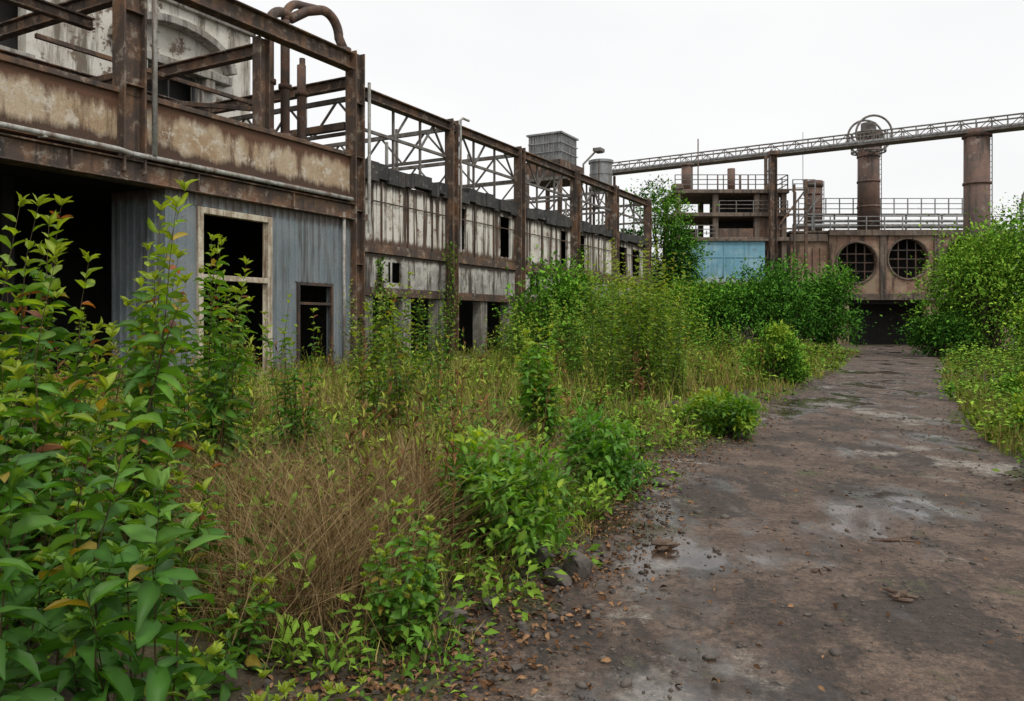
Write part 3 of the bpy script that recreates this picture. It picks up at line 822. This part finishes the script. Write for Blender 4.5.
def bush(name, x, y, w, h, n, leaf, seed, nclump=14, c0=GD, c1=G1, c2=G2, base=0.0, depth=None, tr=.05, big=False, shape=1.0):
    rg = np.random.default_rng(seed)
    depth = depth or w; z0 = float(gh(np.array(x), np.array(y)))
    u_ = rg.normal(0, 1, (nclump, 3)); u_ /= np.linalg.norm(u_, axis=1, keepdims=True); u_ *= rg.uniform(.35, .88, (nclump, 1))
    Cc = u_ * np.array([w / 2, depth / 2, (h - base) / 2]) 
    zz = (Cc[:, 2] / ((h - base) / 2))
    f = 1 - .25 * np.clip(zz, 0, 1) * shape
    Cc[:, 0] *= f; Cc[:, 1] *= f
    Cc += np.array([x, y, z0 + base + (h - base) / 2])
    R = rg.uniform(.11, .27, nclump) * min(w, (h - base) * 1.2)
    pick = rg.choice(nclump, n, p=R ** 2 / np.sum(R ** 2))
    d = rg.normal(0, 1, (n, 3)); d /= np.linalg.norm(d, axis=1, keepdims=True)
    rad = rg.uniform(.25, 1, n) ** .45 * (1 + .35 * np.abs(rg.normal(0, 1, n)) * (rg.uniform(0, 1, n) < .35))
    lump = 1 + .35 * np.sin(d[:, 0] * 5 + pick) * np.sin(d[:, 1] * 4 + pick * 2) + .25 * np.sin(d[:, 2] * 9 + pick)
    P = Cc[pick] + d * (R[pick] * rad * lump)[:, None] * np.array([1, 1, .85])
    P[:, 2] = np.maximum(P[:, 2], z0 + .02 + rg.uniform(0, .1 * h, n))
    Dr = d + rg.normal(0, .6, (n, 3)) + np.array([0, 0, .1])
    Ln = leaf * rg.uniform(.6, 1.3, n)
    tone = rg.uniform(0, 1, nclump)[pick] * .55 + .35 * np.clip((P[:, 2] - z0) / h, 0, 1) + .2 * (rad - .6) + rg.normal(0, .12, n)  # random per clump, plus painted shading: lighter high and outer, darker low and inner
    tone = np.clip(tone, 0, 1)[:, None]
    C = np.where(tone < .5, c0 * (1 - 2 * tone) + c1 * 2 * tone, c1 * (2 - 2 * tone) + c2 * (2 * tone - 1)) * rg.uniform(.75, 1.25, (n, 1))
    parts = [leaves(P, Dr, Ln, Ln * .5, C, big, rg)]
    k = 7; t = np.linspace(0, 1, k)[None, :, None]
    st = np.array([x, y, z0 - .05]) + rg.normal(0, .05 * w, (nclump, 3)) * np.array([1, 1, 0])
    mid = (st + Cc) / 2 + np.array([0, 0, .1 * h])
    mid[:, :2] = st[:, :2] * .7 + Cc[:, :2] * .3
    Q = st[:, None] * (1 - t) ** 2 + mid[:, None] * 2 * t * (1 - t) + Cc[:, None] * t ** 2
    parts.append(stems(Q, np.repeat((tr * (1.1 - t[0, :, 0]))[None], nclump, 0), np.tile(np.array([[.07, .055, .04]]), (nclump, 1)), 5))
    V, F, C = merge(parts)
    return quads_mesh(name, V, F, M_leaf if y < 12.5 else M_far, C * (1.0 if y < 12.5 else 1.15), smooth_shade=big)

# foreground left weeds
stalk_plant('leafy_shrub', -2.3, 4.3, 11, 2.3, .9, .19, .075, .075, seed=11, twigs=4, tipred=.35, lean=.14)
stalk_plant('leafy_shrub', -2.5, 3.75, 9, 2.2, .7, .19, .075, .075, seed=12, twigs=4, tipred=.3, lean=.15)
stalk_plant('leafy_shrub', -1.68, 2.5, 7, 1.45, .6, .19, .078, .075, seed=13, twigs=2, c1=LG, tip=np.array([.16, .29, .04]), lean=.18, taper=.4)
stalk_plant('leafy_shrub', -1.3, 2.9, 7, 1.1, .55, .21, .085, .085, seed=14, twigs=1, lean=.22, taper=.35, c1=LG, tip=np.array([.16, .30, .045]))
stalk_plant('leafy_shrub', -2.05, 3.1, 9, 1.35, .8, .19, .078, .075, seed=15, twigs=3, c1=LG)
stalk_plant('leafy_shrub', -1.85, 3.9, 8, 1.25, .7, .16, .068, .07, seed=20, lean=.16, twigs=3, tipred=.2)
stalk_plant('leafy_shrub', -3.0, 5.4, 9, 1.7, .9, .15, .06, .07, seed=22, lean=.2, twigs=4, tipred=.3)
stalk_plant('low_weed', -1.02, 2.75, 8, .42, .5, .13, .06, .05, seed=16, lean=.45)
stalk_plant('low_weed', -.80, 2.95, 7, .34, .35, .11, .05, .045, seed=17, lean=.5, tipred=.4)
stalk_plant('low_weed', -.58, 3.15, 5, .17, .3, .09, .04, .04, seed=18, lean=.6)
stalk_plant('low_weed', -1.35, 2.5, 8, .55, .6, .14, .06, .05, seed=19, lean=.4)
stalk_plant('low_weed', -1.3, 3.5, 8, .45, .5, .11, .05, .05, seed=23, lean=.4, twigs=2)
stalk_plant('leafy_weed', -.53, 4.05, 8, .78, .3, .10, .055, .045, seed=21, lean=.14, twigs=4, c0=GB, c1=G2, tip=GY)
# mid weeds
mid = [(-2.5, 6.5, 9, 2.25, .5, .19, .075, 5, .1), (-3.1, 7.4, 6, 1.4, .6, .15, .06, 4, .13), (-2.25, 8.3, 7, 1.8, .45, .13, .055, 5, .1), (-1.4, 8.8, 10, 2.05, .4, .14, .058, 6, .08),
       (-3.7, 10.2, 9, 2.0, .8, .14, .055, 5, .1), (.36, 9.8, 16, 1.5, .45, .16, .085, 7, .08),
       (-1.0, 10.8, 6, 1.8, .35, .12, .05, 5, .08), (1.3, 12.4, 6, .8, .5, .11, .05, 4, .12), (-.45, 8.0, 7, .95, .4, .12, .055, 4, .12)]
for i, (x, y, ns, h, sp, ll, lw, tw, le) in enumerate(mid):
    stalk_plant('tall_weed', x, y, ns, h, sp, ll, lw, .07, seed=31 + i, twigs=tw, lean=le, c0=GB if i == 5 else G1, c1=np.array([.15, .33, .04]) if i == 5 else (Y1 if i % 2 else G2), tipred=0 if i == 5 else .1)
far = [(2.2, 15.6, 34, 3.2, 1.7), (2.75, 16, 30, 3.0, 1.4), (1.5, 18.5, 18, 2.3, 1.3), (3.6, 17.5, 20, 2.4, 1.2), (-3.2, 17.5, 12, 2.6, 1.0), (-2.3, 20.5, 14, 2.4, 1.2), (-5.4, 15, 12, 1.6, 1.4),
       (-4.3, 13.2, 8, 1.5, .9), (-7.2, 12.6, 14, 1.9, 1.4), (.6, 23, 16, 2.2, 1.6), (2.5, 25, 14, 2.0, 1.6), (8.2, 31, 16, 1.6, 2), (-.2, 25.5, 12, 2.2, 1.3), (-2.0, 14.6, 8, 1.5, .6)]
for i, (x, y, ns, h, sp) in enumerate(far):
    s_ = (y / 16) ** .5
    stalk_plant('tall_weed', x, y, ns, h, sp, .16 * s_, .065 * s_, .085, seed=60 + i, twigs=7 if i < 4 else 5, lean=.05, big=False, hmin=.65, sr=.004, stemc=(.12, .13, .05), c0=G1 if i > 3 else np.array([.12, .26, .035]), c1=Y1 * 1.2 if i % 3 != 2 else G2, tip=np.array([.34, .40, .06]))
# bushes along the path
bush('round_bush', -.02, 5.45, .98, .80, 2800, .08, 71, 22, c0=G1, c1=G2, c2=GY, big=True, tr=.008)
bush('round_bush', .86, 7.7, .75, .66, 1900, .078, 72, 16, c0=G1, c1=GB, c2=G2, big=True, tr=.008)
bush('low_bush', 3.1, 11.7, 1.6, .62, 5000, .08, 73, 26, depth=1.5, c0=G1, c1=G2, c2=GY, tr=.01)
bush('low_bush', 6.9, 21.2, 1.4, 1.9, 4500, .1, 74, 24, c0=G1, c1=G2, c2=GY, tr=.015)
bush('low_bush', 7.6, 21.8, 1.7, .8, 3000, .1, 75, 18, c0=G1, c1=G2, c2=GY, tr=.015)
# near the hall
bush('leafy_thicket', 1.6, 29.5, 3.8, 3.9, 9000, .18, 81, 30, c0=G1, c1=G2 * .85, c2=G2 * 1.2, tr=.03)
bush('leafy_thicket', 4.6, 33.5, 3.6, 3.2, 7000, .18, 82, 24, c0=G1, c1=G2, c2=GY * .7, tr=.03)
bush('leafy_thicket', 7.5, 40, 4.4, 3.6, 7000, .2, 83, 24, c0=G1, c1=G2, c2=GY * .7, tr=.03)
bush('tree', 9.2, 49, 4.6, 10.8, 15000, .22, 84, 42, base=.8, c0=GD, c1=G1, c2=G2, tr=.1)
bush('tree', 6.9, 52, 4.4, 8.6, 9000, .22, 85, 28, base=.8, c0=GD, c1=G1, c2=G2, tr=.1)
bush('leafy_thicket', 10.8, 45, 4.4, 4.3, 8000, .22, 86, 28, c0=GD, c1=G1 * 1.3, c2=G2 * 1.1)
bush('leafy_thicket', 15.0, 46, 5.4, 5.3, 13000, .22, 87, 42, c0=GD, c1=G1 * 1.3, c2=G2 * 1.1)
bush('leafy_thicket', 18.4, 47.5, 4.6, 4.9, 10000, .22, 88, 34, c0=GD, c1=G1 * 1.3, c2=G2 * 1.1)
bush('leafy_thicket', 12.8, 52, 5, 4.2, 7000, .22, 89, 24)
# right side
bush('tree', 24.0, 41, 7.2, 6.6, 16000, .21, 91, 54, c0=G1, c1=G2, c2=Y1 * 1.2, tr=.12, shape=1.7)
bush('tree', 27.6, 41.5, 7, 8.8, 14000, .22, 92, 48, c0=G1, c1=G2, c2=Y1, tr=.12, shape=1.4)
bush('leafy_thicket', 21.7, 40.5, 3.6, 2.7, 6000, .2, 93, 22, c0=GD, c1=G1, c2=G2)
bush('leafy_thicket', 18.6, 26.5, 4.0, 2.9, 10000, .14, 94, 36, c0=G1, c1=G2, c2=GY)
bush('leafy_thicket', 14.9, 19.8, 3.0, 2.4, 8000, .12, 95, 34, c0=G1, c1=G2, c2=GY)
bush('low_bush', 9.9, 15.2, 1.4, .55, 3500, .08, 96, 24, c0=G1, c1=G2, c2=GY, tr=.02)
stalk_plant('tall_weed', 11.6, 16.2, 14, 1.8, 1.2, .14, .055, .08, seed=101, twigs=5, lean=.1, big=False, c1=Y1)
stalk_plant('tall_weed', 13.4, 20, 16, 2.2, 1.6, .15, .06, .08, seed=102, twigs=5, lean=.1, big=False, c1=Y1)
bush('low_bush', 5.75, 8.1, 1.0, .45, 3400, .065, 97, 26, c0=G1, c1=G2, c2=GY, tr=.008)
bush('low_bush', 7.4, 10.9, 1.2, .6, 3600, .08, 98, 26, c0=G1, c1=G2, c2=GY, tr=.008)

# distant tree line (one mesh)
rg = np.random.default_rng(5); n = 20000
tx = rg.uniform(-60, 110, n); ty = rg.uniform(96, 104, n)
top = 5 + 2 * wob(tx, 0 * tx, .35, 2) + 1.2 * wob(tx, 0 * tx, 1.1, 4)
P = np.stack([tx, ty, top * rg.uniform(0, 1, n) ** .6], 1)
Ln = rg.uniform(.5, 1.0, n)
v, f, c = leaves(P, rg.normal(0, 1, (n, 3)), Ln, Ln * .6, (GD * .6 + G1 * .6)[None] * rg.uniform(.5, 1.4, (n, 1)), False, rg)
quads_mesh('distant_tree_line', v, f, M_far, c)

# ---------------- grass
def grass(name, n, region, hfun, colf, seed, wid=.006, bend=.35, mat=M_grass):
    rg = np.random.default_rng(seed)
    x, y = region(rg, n); n = len(x)
    z = gh(x, y)
    h = hfun(x, y, rg); a = rg.uniform(0, 6.28, n); bd = bend * rg.uniform(.2, 1.3, n) * h
    dx, dy = np.cos(a), np.sin(a)
    a2 = rg.uniform(0, 6.28, n)
    sx, sy = np.cos(a2), np.sin(a2)
    w = wid * (1 + y / 14.) * rg.uniform(.6, 1.4, n)
    t = np.array([0, .45, 1.0]); m = len(t)
    V = np.zeros((n, 2 * m, 3))
    for i, tt in enumerate(t):
        cx = x + dx * bd * tt ** 2; cy = y + dy * bd * tt ** 2; cz = z - .02 + h * (tt - .18 * (bd / h) * tt ** 2)
        ww = w * (1 - .85 * tt) / 2
        V[:, 2 * i] = np.stack([cx - sx * ww, cy - sy * ww, cz], 1); V[:, 2 * i + 1] = np.stack([cx + sx * ww, cy + sy * ww, cz], 1)
    F = (np.arange(n)[:, None, None] * 2 * m + np.array([(0, 1, 3, 2), (2, 3, 5, 4)])[None]).reshape(-1, 4)
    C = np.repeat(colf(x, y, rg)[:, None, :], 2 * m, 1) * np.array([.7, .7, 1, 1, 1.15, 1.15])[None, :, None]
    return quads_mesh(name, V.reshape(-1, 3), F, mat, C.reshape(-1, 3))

def left_region(y0, y1, margin=.15, width=None, tuft=None, wexp=1.0, thr=-.5):
    def f(rg, n):
        m = n if tuft is None else tuft
        y = np.exp(rg.uniform(math.log(y0), math.log(y1), m))
        xe = xl(y) - margin
        fac = -18.15 + .56 * y - .5
        xmin = np.maximum(fac, -.75 * y - 1) if width is None else xe - width
        x = xe - (xe - xmin) * rg.uniform(0, 1, m) ** wexp
        if tuft is not None:
            i = rg.integers(0, m, n); s = (.05 + .012 * y[i]) * rg.uniform(.4, 1.6, m)[i]
            x = x[i] + rg.normal(0, 1, n) * s; y = y[i] + rg.normal(0, 1, n) * s
        fac = -18.15 + .56 * y - .5
        keep = (wob(x, y, 1.7, 3) + .6 * wob(x, y, 4.5, 8) + rg.normal(0, .4, len(x))) > thr
        keep &= (x > fac) & (outside(x, y) > .05)
        return x[keep], y[keep]
    return f
def right_region(y0, y1, margin=.1, width=6):
    def f(rg, n):
        y = np.exp(rg.uniform(math.log(y0), math.log(y1), n))
        x = xr(y) + margin + width * (y / 15 + .3) * rg.uniform(0, 1, n) ** 1.4
        keep = outside(x, y) > .05
        return x[keep], y[keep]
    return f
Cdry = np.array([.26, .195, .065]); Cstraw = np.array([.43, .35, .13]); Cgg = np.array([.20, .27, .035]); Cbr = np.array([.15, .085, .04])
def hf(base, edge):
    def f(x, y, rg):
        d = np.clip((xl(y) - x) / 2.5, 0, 1)
        return (edge + (base - edge) * d) * rg.uniform(.35, 1.2, len(x)) * (1 + .35 * wob(x, y, 1.3, 6))
    return f
def cf_mix(wg, far=.0):
    def f(x, y, rg):
        n = len(x); r = rg.uniform(0, 1, n) - (wg + far * np.clip((y - 8) / 14, 0, 1)) - .45 * wob(x, y, .9, 5)
        c = np.where((r < 0)[:, None], Cgg[None] * rg.uniform(.5, 1.3, (n, 1)), np.where((rg.uniform(0, 1, n) < .5)[:, None], Cdry[None], Cstraw[None]) * rg.uniform(.6, 1.2, (n, 1)))
        b_ = rg.uniform(0, 1, n) < .1
        c[b_] = Cbr * 1.2
        return c
    return f
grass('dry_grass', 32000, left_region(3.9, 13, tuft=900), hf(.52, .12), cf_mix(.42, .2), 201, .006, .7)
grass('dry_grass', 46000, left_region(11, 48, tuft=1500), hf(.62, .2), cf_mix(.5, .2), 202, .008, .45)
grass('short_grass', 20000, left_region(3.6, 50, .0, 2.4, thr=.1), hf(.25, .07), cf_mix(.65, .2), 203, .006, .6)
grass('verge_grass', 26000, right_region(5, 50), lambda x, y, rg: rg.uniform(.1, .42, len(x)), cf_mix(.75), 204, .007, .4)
def brown(x, y, rg): 
    n = len(x); return np.where(rg.uniform(0, 1, (n, 1)) < .5, np.array([[.20, .12, .055]]), np.array([[.33, .24, .12]])) * rg.uniform(.5, 1.2, (n, 1))
def tangle_reg(rg, n):
    cx = np.array([(-1.5, 5.2, .6), (-.95, 4.7, .45), (-1.9, 6.3, .7), (-1.0, 6.2, .6), (-.4, 7.2, .7), (-2.6, 5.6, .6), (-1.2, 10.5, 1.2), (-.55, 5.6, .35), (-1.2, 4.1, .4)])
    i = rg.integers(0, len(cx), n)
    return cx[i, 0] + rg.normal(0, 1, n) * cx[i, 2] * .5, cx[i, 1] + rg.normal(0, 1, n) * cx[i, 2] * .5
grass('dead_weed_tangle', 8500, tangle_reg, lambda x, y, rg: rg.uniform(.25, .85, len(x)), brown, 205, .005, 1.2)

def cover(name, n, tufts, region, seed, leaf=.06, hmax=.28):
    rg = np.random.default_rng(seed)
    cx, cy = region(rg, tufts); m = len(cx)
    i = rg.integers(0, m, n); s = rg.uniform(.06, .22, m)[i] * (1 + cy[i] / 14); hh = rg.uniform(.3, 1, m)[i] * hmax * (1 + cy[i] / 25)
    x = cx[i] + rg.normal(0, .6, n) * s; y = cy[i] + rg.normal(0, .6, n) * s
    k = outside(x, y) > -.05; x, y, i, hh = x[k], y[k], i[k], hh[k]; n = len(x)
    u2 = rg.uniform(0, 1, n)
    P = np.stack([x, y, road_or_ground(x, y) + hh * u2], 1)
    Dr = np.stack([x - cx[i], y - cy[i], rg.uniform(-.02, .12, n)], 1) + rg.normal(0, .04, (n, 3))
    Ln = leaf * rg.uniform(.6, 1.3, n) * (1 + y / 14)
    tone = rg.uniform(0, 1, m)[i][:, None]
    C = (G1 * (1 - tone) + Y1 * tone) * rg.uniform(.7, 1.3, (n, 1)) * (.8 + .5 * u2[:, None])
    v, f, c = leaves(P, Dr, Ln, Ln * .5, C, False, rg)
    quads_mesh(name, v, f, M_far, c)
cover('ground_cover_weeds', 26000, 560, left_region(3.6, 40, .1, thr=-.8), 501, .055, .4)
cover('ground_cover_weeds', 12000, 260, right_region(5, 40, .1, 4), 502, .055, .35)
cover('ground_cover_weeds', 1600, 90, left_region(3.2, 14, -.05, .7, thr=-1), 503, .035, .07)

def stalks(name, n, seed):
    rg = np.random.default_rng(seed)
    x, y = left_region(5, 32, .6)(rg, n); n = len(x)
    h = rg.uniform(.6, 1.4, n); k = 6; t = np.linspace(0, 1, k)
    a = rg.uniform(0, 6.28, n); l = h * rg.uniform(0, .25, n)
    P = np.stack([x[:, None] + (np.cos(a) * l)[:, None] * t ** 2, y[:, None] + (np.sin(a) * l)[:, None] * t ** 2, gh(x, y)[:, None] + h[:, None] * t], -1)
    col = np.array([[.17, .09, .045]]) * rg.uniform(.6, 1.5, (n, 1))
    parts = [stems(P, np.repeat((.0035 * (1.2 - t))[None], n, 0) * (1 + y / 20)[:, None], col, 3)]
    m = 12; i = np.repeat(np.arange(n), m); tt = rg.uniform(.45, 1.0, len(i))
    f = tt * (k - 1); i0 = np.minimum(f.astype(int), k - 2); w = (f - i0)[:, None]
    Q = P[i, i0] * (1 - w) + P[i, i0 + 1] * w
    Dq = rg.normal(0, 1, (len(i), 3)); Dq[:, 2] = np.abs(Dq[:, 2]) + .8
    Lq = rg.uniform(.04, .10, len(i)) * (1 + y[i] / 30)
    cc = np.where(rg.uniform(0, 1, (n, 1)) < .35, np.array([[.22, .11, .05]]), np.array([[.24, .28, .045]]))[i] * rg.uniform(.6, 1.3, (len(i), 1))
    parts.append(leaves(Q, Dq, Lq, Lq * .22, cc, False, rg))
    V, F, C = merge(parts)
    quads_mesh(name, V, F, M_grass, C)
stalks('dead_seed_stalks', 550, 301)

def vine(name, s, t, z0, z1, n, seed):
    rg = np.random.default_rng(seed)
    wx = P0[0] + s * .4886 - t * .8725; wy = P0[1] + s * .8725 + t * .4886
    u2 = rg.uniform(0, 1, n) ** 1.4; z = z0 + (z1 - z0) * u2; r = .55 * (1 - u2 * .75) * (1 + .5 * np.sin(z * 4 + seed))
    P = np.stack([wx + rg.normal(0, .5, n) * r, wy + rg.normal(0, .5, n) * r - .1, z], 1)
    C = (G1 * .6 + Y1 * .4)[None] * rg.uniform(.6, 1.4, (n, 1)); Ln = rg.uniform(.08, .16, n)
    k = 7; tt = np.linspace(0, 1, k); Q = np.zeros((5, k, 3))
    for j in range(5): Q[j] = np.stack([wx + rg.normal(0, .05) + .12 * np.sin(tt * 9 + j), wy - .2 + .1 * np.cos(tt * 7 + j), (z1 * rg.uniform(.7, 1)) * tt], 1)
    v, f, c = merge([leaves(P, rg.normal(0, 1, (n, 3)), Ln, Ln * .6, C, False, rg), stems(Q, np.full((5, k), .015), np.tile([[.08, .06, .04]], (5, 1)))])
    quads_mesh(name, v, f, M_far, c)
vine('climbing_vine', 4.6, -.4, 0, 4.4, 700, 601); vine('climbing_vine', .6, -.5, 0, 3.6, 800, 602); vine('climbing_vine', 15.3, -.5, 0, 5.2, 800, 603)

bush('ledge_weed', -8.3, 22.6, .9, .9, 500, .1, 401, 8).location.z = 5.2
bush('ledge_weed', -7.0, 24.5, 1.2, 1.5, 800, .1, 402, 10, c0=G1, c1=G2).location.z = 5.2

# ---------------- ground debris
def ico_pts():
    import bmesh
    bm = bmesh.new(); bmesh.ops.create_icosphere(bm, subdivisions=1, radius=1)
    v = np.array([x.co[:] for x in bm.verts]); f = np.array([[q.index for q in p.verts] for p in bm.faces]); bm.free(); return v, f
IV, IF = ico_pts()
def stones(name, x, y, s, seed, zf=.15):
    rg = np.random.default_rng(seed); n = len(x)
    z = road_or_ground(x, y)
    sc = s[:, None, None] * rg.uniform(.6, 1.3, (n, 1, 3)) * np.array([1, 1, .6])
    V = IV[None] * sc * rg.uniform(.78, 1.18, (n, len(IV), 1))
    a = rg.uniform(0, 6.28, n); c_, s_ = np.cos(a)[:, None], np.sin(a)[:, None]
    X = V[:, :, 0] * c_ - V[:, :, 1] * s_ + x[:, None]; Y = V[:, :, 0] * s_ + V[:, :, 1] * c_ + y[:, None]; Z = V[:, :, 2] + z[:, None] + s[:, None] * zf
    F = (np.arange(n)[:, None, None] * len(IV) + IF[None]).reshape(-1, 3)
    return quads_mesh(name, np.stack([X, Y, Z], -1).reshape(-1, 3), F, M_rock)
rg = np.random.default_rng(55)
n = 11000; y = np.exp(rg.uniform(math.log(2.6), math.log(26), n)); side = rg.uniform(0, 1, n)
x = np.where(side < .42, xl(y) + rg.normal(-.05, .35, n), np.where(side < .55, xr(y) + rg.normal(0, .3, n), xl(y) + (xr(y) - xl(y)) * rg.uniform(0, 1, n)))
s = rg.lognormal(math.log(.005), .7, n) * (1 + y / 30)
stones('gravel', x, y, np.clip(s, .0025, .04), 56)
def rock(name, x, y, s, seed):
    import bmesh
    rg = np.random.default_rng(seed); bm = bmesh.new(); bmesh.ops.create_icosphere(bm, subdivisions=3, radius=1)
    a = rg.normal(0, 1, (12, 3)); a /= np.linalg.norm(a, axis=1, keepdims=True); dd = rg.uniform(.45, .8, 12)
    for v in bm.verts:
        p = np.array(v.co)
        for k in range(12):
            e = p @ a[k] - dd[k]
            if e > 0: p = p - a[k] * e * .95
        p = p * (1 + .06 * math.sin(p[0] * 9 + seed) * math.sin(p[1] * 8 + p[2] * 7) + rg.normal(0, .015))
        v.co = p * np.array(s)
    me = D.meshes.new(name); bm.to_mesh(me); bm.free(); me.materials.append(M_rock)
    o = link(D.objects.new(name, me)); o.location = (x, y, float(road_or_ground(np.array(x), np.array(y))) + s[2] * .3); o.rotation_euler = (rg.uniform(-.3, .3), rg.uniform(-.3, .3), rg.uniform(0, 6)); return o
for i, (x, y, sx_, sy_, sz_) in enumerate([(.42, 5.2, .15, .12, .13), (.28, 5.02, .12, .10, .09), (-.33, 4.3, .12, .09, .07), (.03, 3.72, .045, .035, .03), (1.45, 7.9, .13, .09, .07), (1.25, 8.6, .09, .09, .06),
        (-.12, 4.5, .07, .06, .05), (.55, 4.95, .08, .06, .04), (-.05, 3.95, .03, .03, .02), (-.45, 4.0, .07, .05, .04), (.2, 5.3, .1, .08, .1), (-.2, 4.15, .06, .05, .04)]):
    rock('rock', x, y, (sx_, sy_, sz_), i + 1)
n = 4200; y = np.exp(rg.uniform(math.log(2.7), math.log(14), n)); sd2 = rg.uniform(0, 1, n)
x = np.where(sd2 < .85, xl(y) + rg.normal(-.2, .32, n), np.where(sd2 < .93, xr(y) + rg.normal(0, .3, n), xl(y) + (xr(y) - xl(y)) * rg.uniform(0, 1, n)))
z = road_or_ground(x, y) + rg.uniform(.006, .03, n)
dd = rg.normal(0, 1, (n, 3)); dd[:, 2] *= .2; Ln = rg.uniform(.02, .055, n)
cc = np.where(rg.uniform(0, 1, (n, 1)) < .5, np.array([[.14, .075, .04]]), np.array([[.26, .15, .08]])) * rg.uniform(.4, 1.1, (n, 1))
v, f, c = leaves(np.stack([x, y, z], 1), dd, Ln, Ln * .6, cc, True, rg)
quads_mesh('fallen_leaves', v, f, M_litter, c)
def wood(name, x, y, l, w, rz, seed):
    rg = np.random.default_rng(seed); b = B(); z = float(rh(np.array(x), np.array(y)))
    for i in range(5):
        a = rz + rg.normal(0, .5); ll = l * rg.uniform(.4, 1); ox, oy = rg.normal(0, l * .15, 2)
        pts = [(ox + math.cos(a) * ll * (t - .5), oy + math.sin(a) * ll * (t - .5) + rg.normal(0, w * .3), w * (.5 + .4 * i * .5) + rg.normal(0, w * .1)) for t in np.linspace(0, 1, 5)]
        b.tube(pts, [w * .3, w * .5, w * .55, w * .45, w * .2], 6)
    o = b.make(name, M_wood); o.location = (x, y, z); return o
wood('rotten_wood', 1.1, 5.75, .22, .035, .5, 1); wood('rotten_wood', 2.3, 4.75, .2, .025, 2.6, 2); wood('fallen_twig', 2.85, 5.95, .35, .012, .2, 3); wood('rotten_wood', 1.2, 7.9, .25, .04, .3, 4); wood('fallen_twig', 2.0, 5.2, .15, .012, 1.2, 5)

# ============================================================ WORLD / LIGHT / CAMERA
w = D.worlds.new('World'); scene.world = w; w.use_nodes = True
nt = w.node_tree; nt.nodes.clear()
out = nt.nodes.new('ShaderNodeOutputWorld'); bgn = nt.nodes.new('ShaderNodeBackground')
sky = nt.nodes.new('ShaderNodeTexSky'); sky.sky_type = 'NISHITA'; sky.sun_disc = False
sky.sun_elevation = math.radians(55); sky.sun_rotation = math.radians(150); sky.dust_density = 5; sky.air_density = 1; sky.ozone_density = 1
tc = nt.nodes.new('ShaderNodeTexCoord').outputs['Generated']
cl = noise(nt, tc, 1.6, 3, .5, (1, 1, 2.5), 1.0)
cloud = mixc(nt, ramp(nt, cl, .35, .65), (9.8, 9.82, 9.85), (10.8, 10.8, 10.75))
c = mixc(nt, .94, sky.outputs[0], cloud)
nt.links.new(c, bgn.inputs[0]); bgn.inputs[1].default_value = .1
nt.links.new(bgn.outputs[0], out.inputs[0])
sl = D.lights.new('sun', 'SUN'); sl.energy = 1.5; sl.angle = math.radians(12); sl.color = (1, .96, .89)
so = link(D.objects.new('sun', sl)); so.rotation_euler = (math.radians(35), 0, math.radians(30))
cam = D.cameras.new('camera'); co = link(D.objects.new('camera', cam))
co.location = (0, 0, 1.6); co.rotation_euler = (math.radians(90), 0, 0)
cam.sensor_width = 36; cam.lens = 28.125; cam.shift_y = -25.5 / 1024; cam.clip_end = 4000; cam.clip_start = .05
scene.camera = co
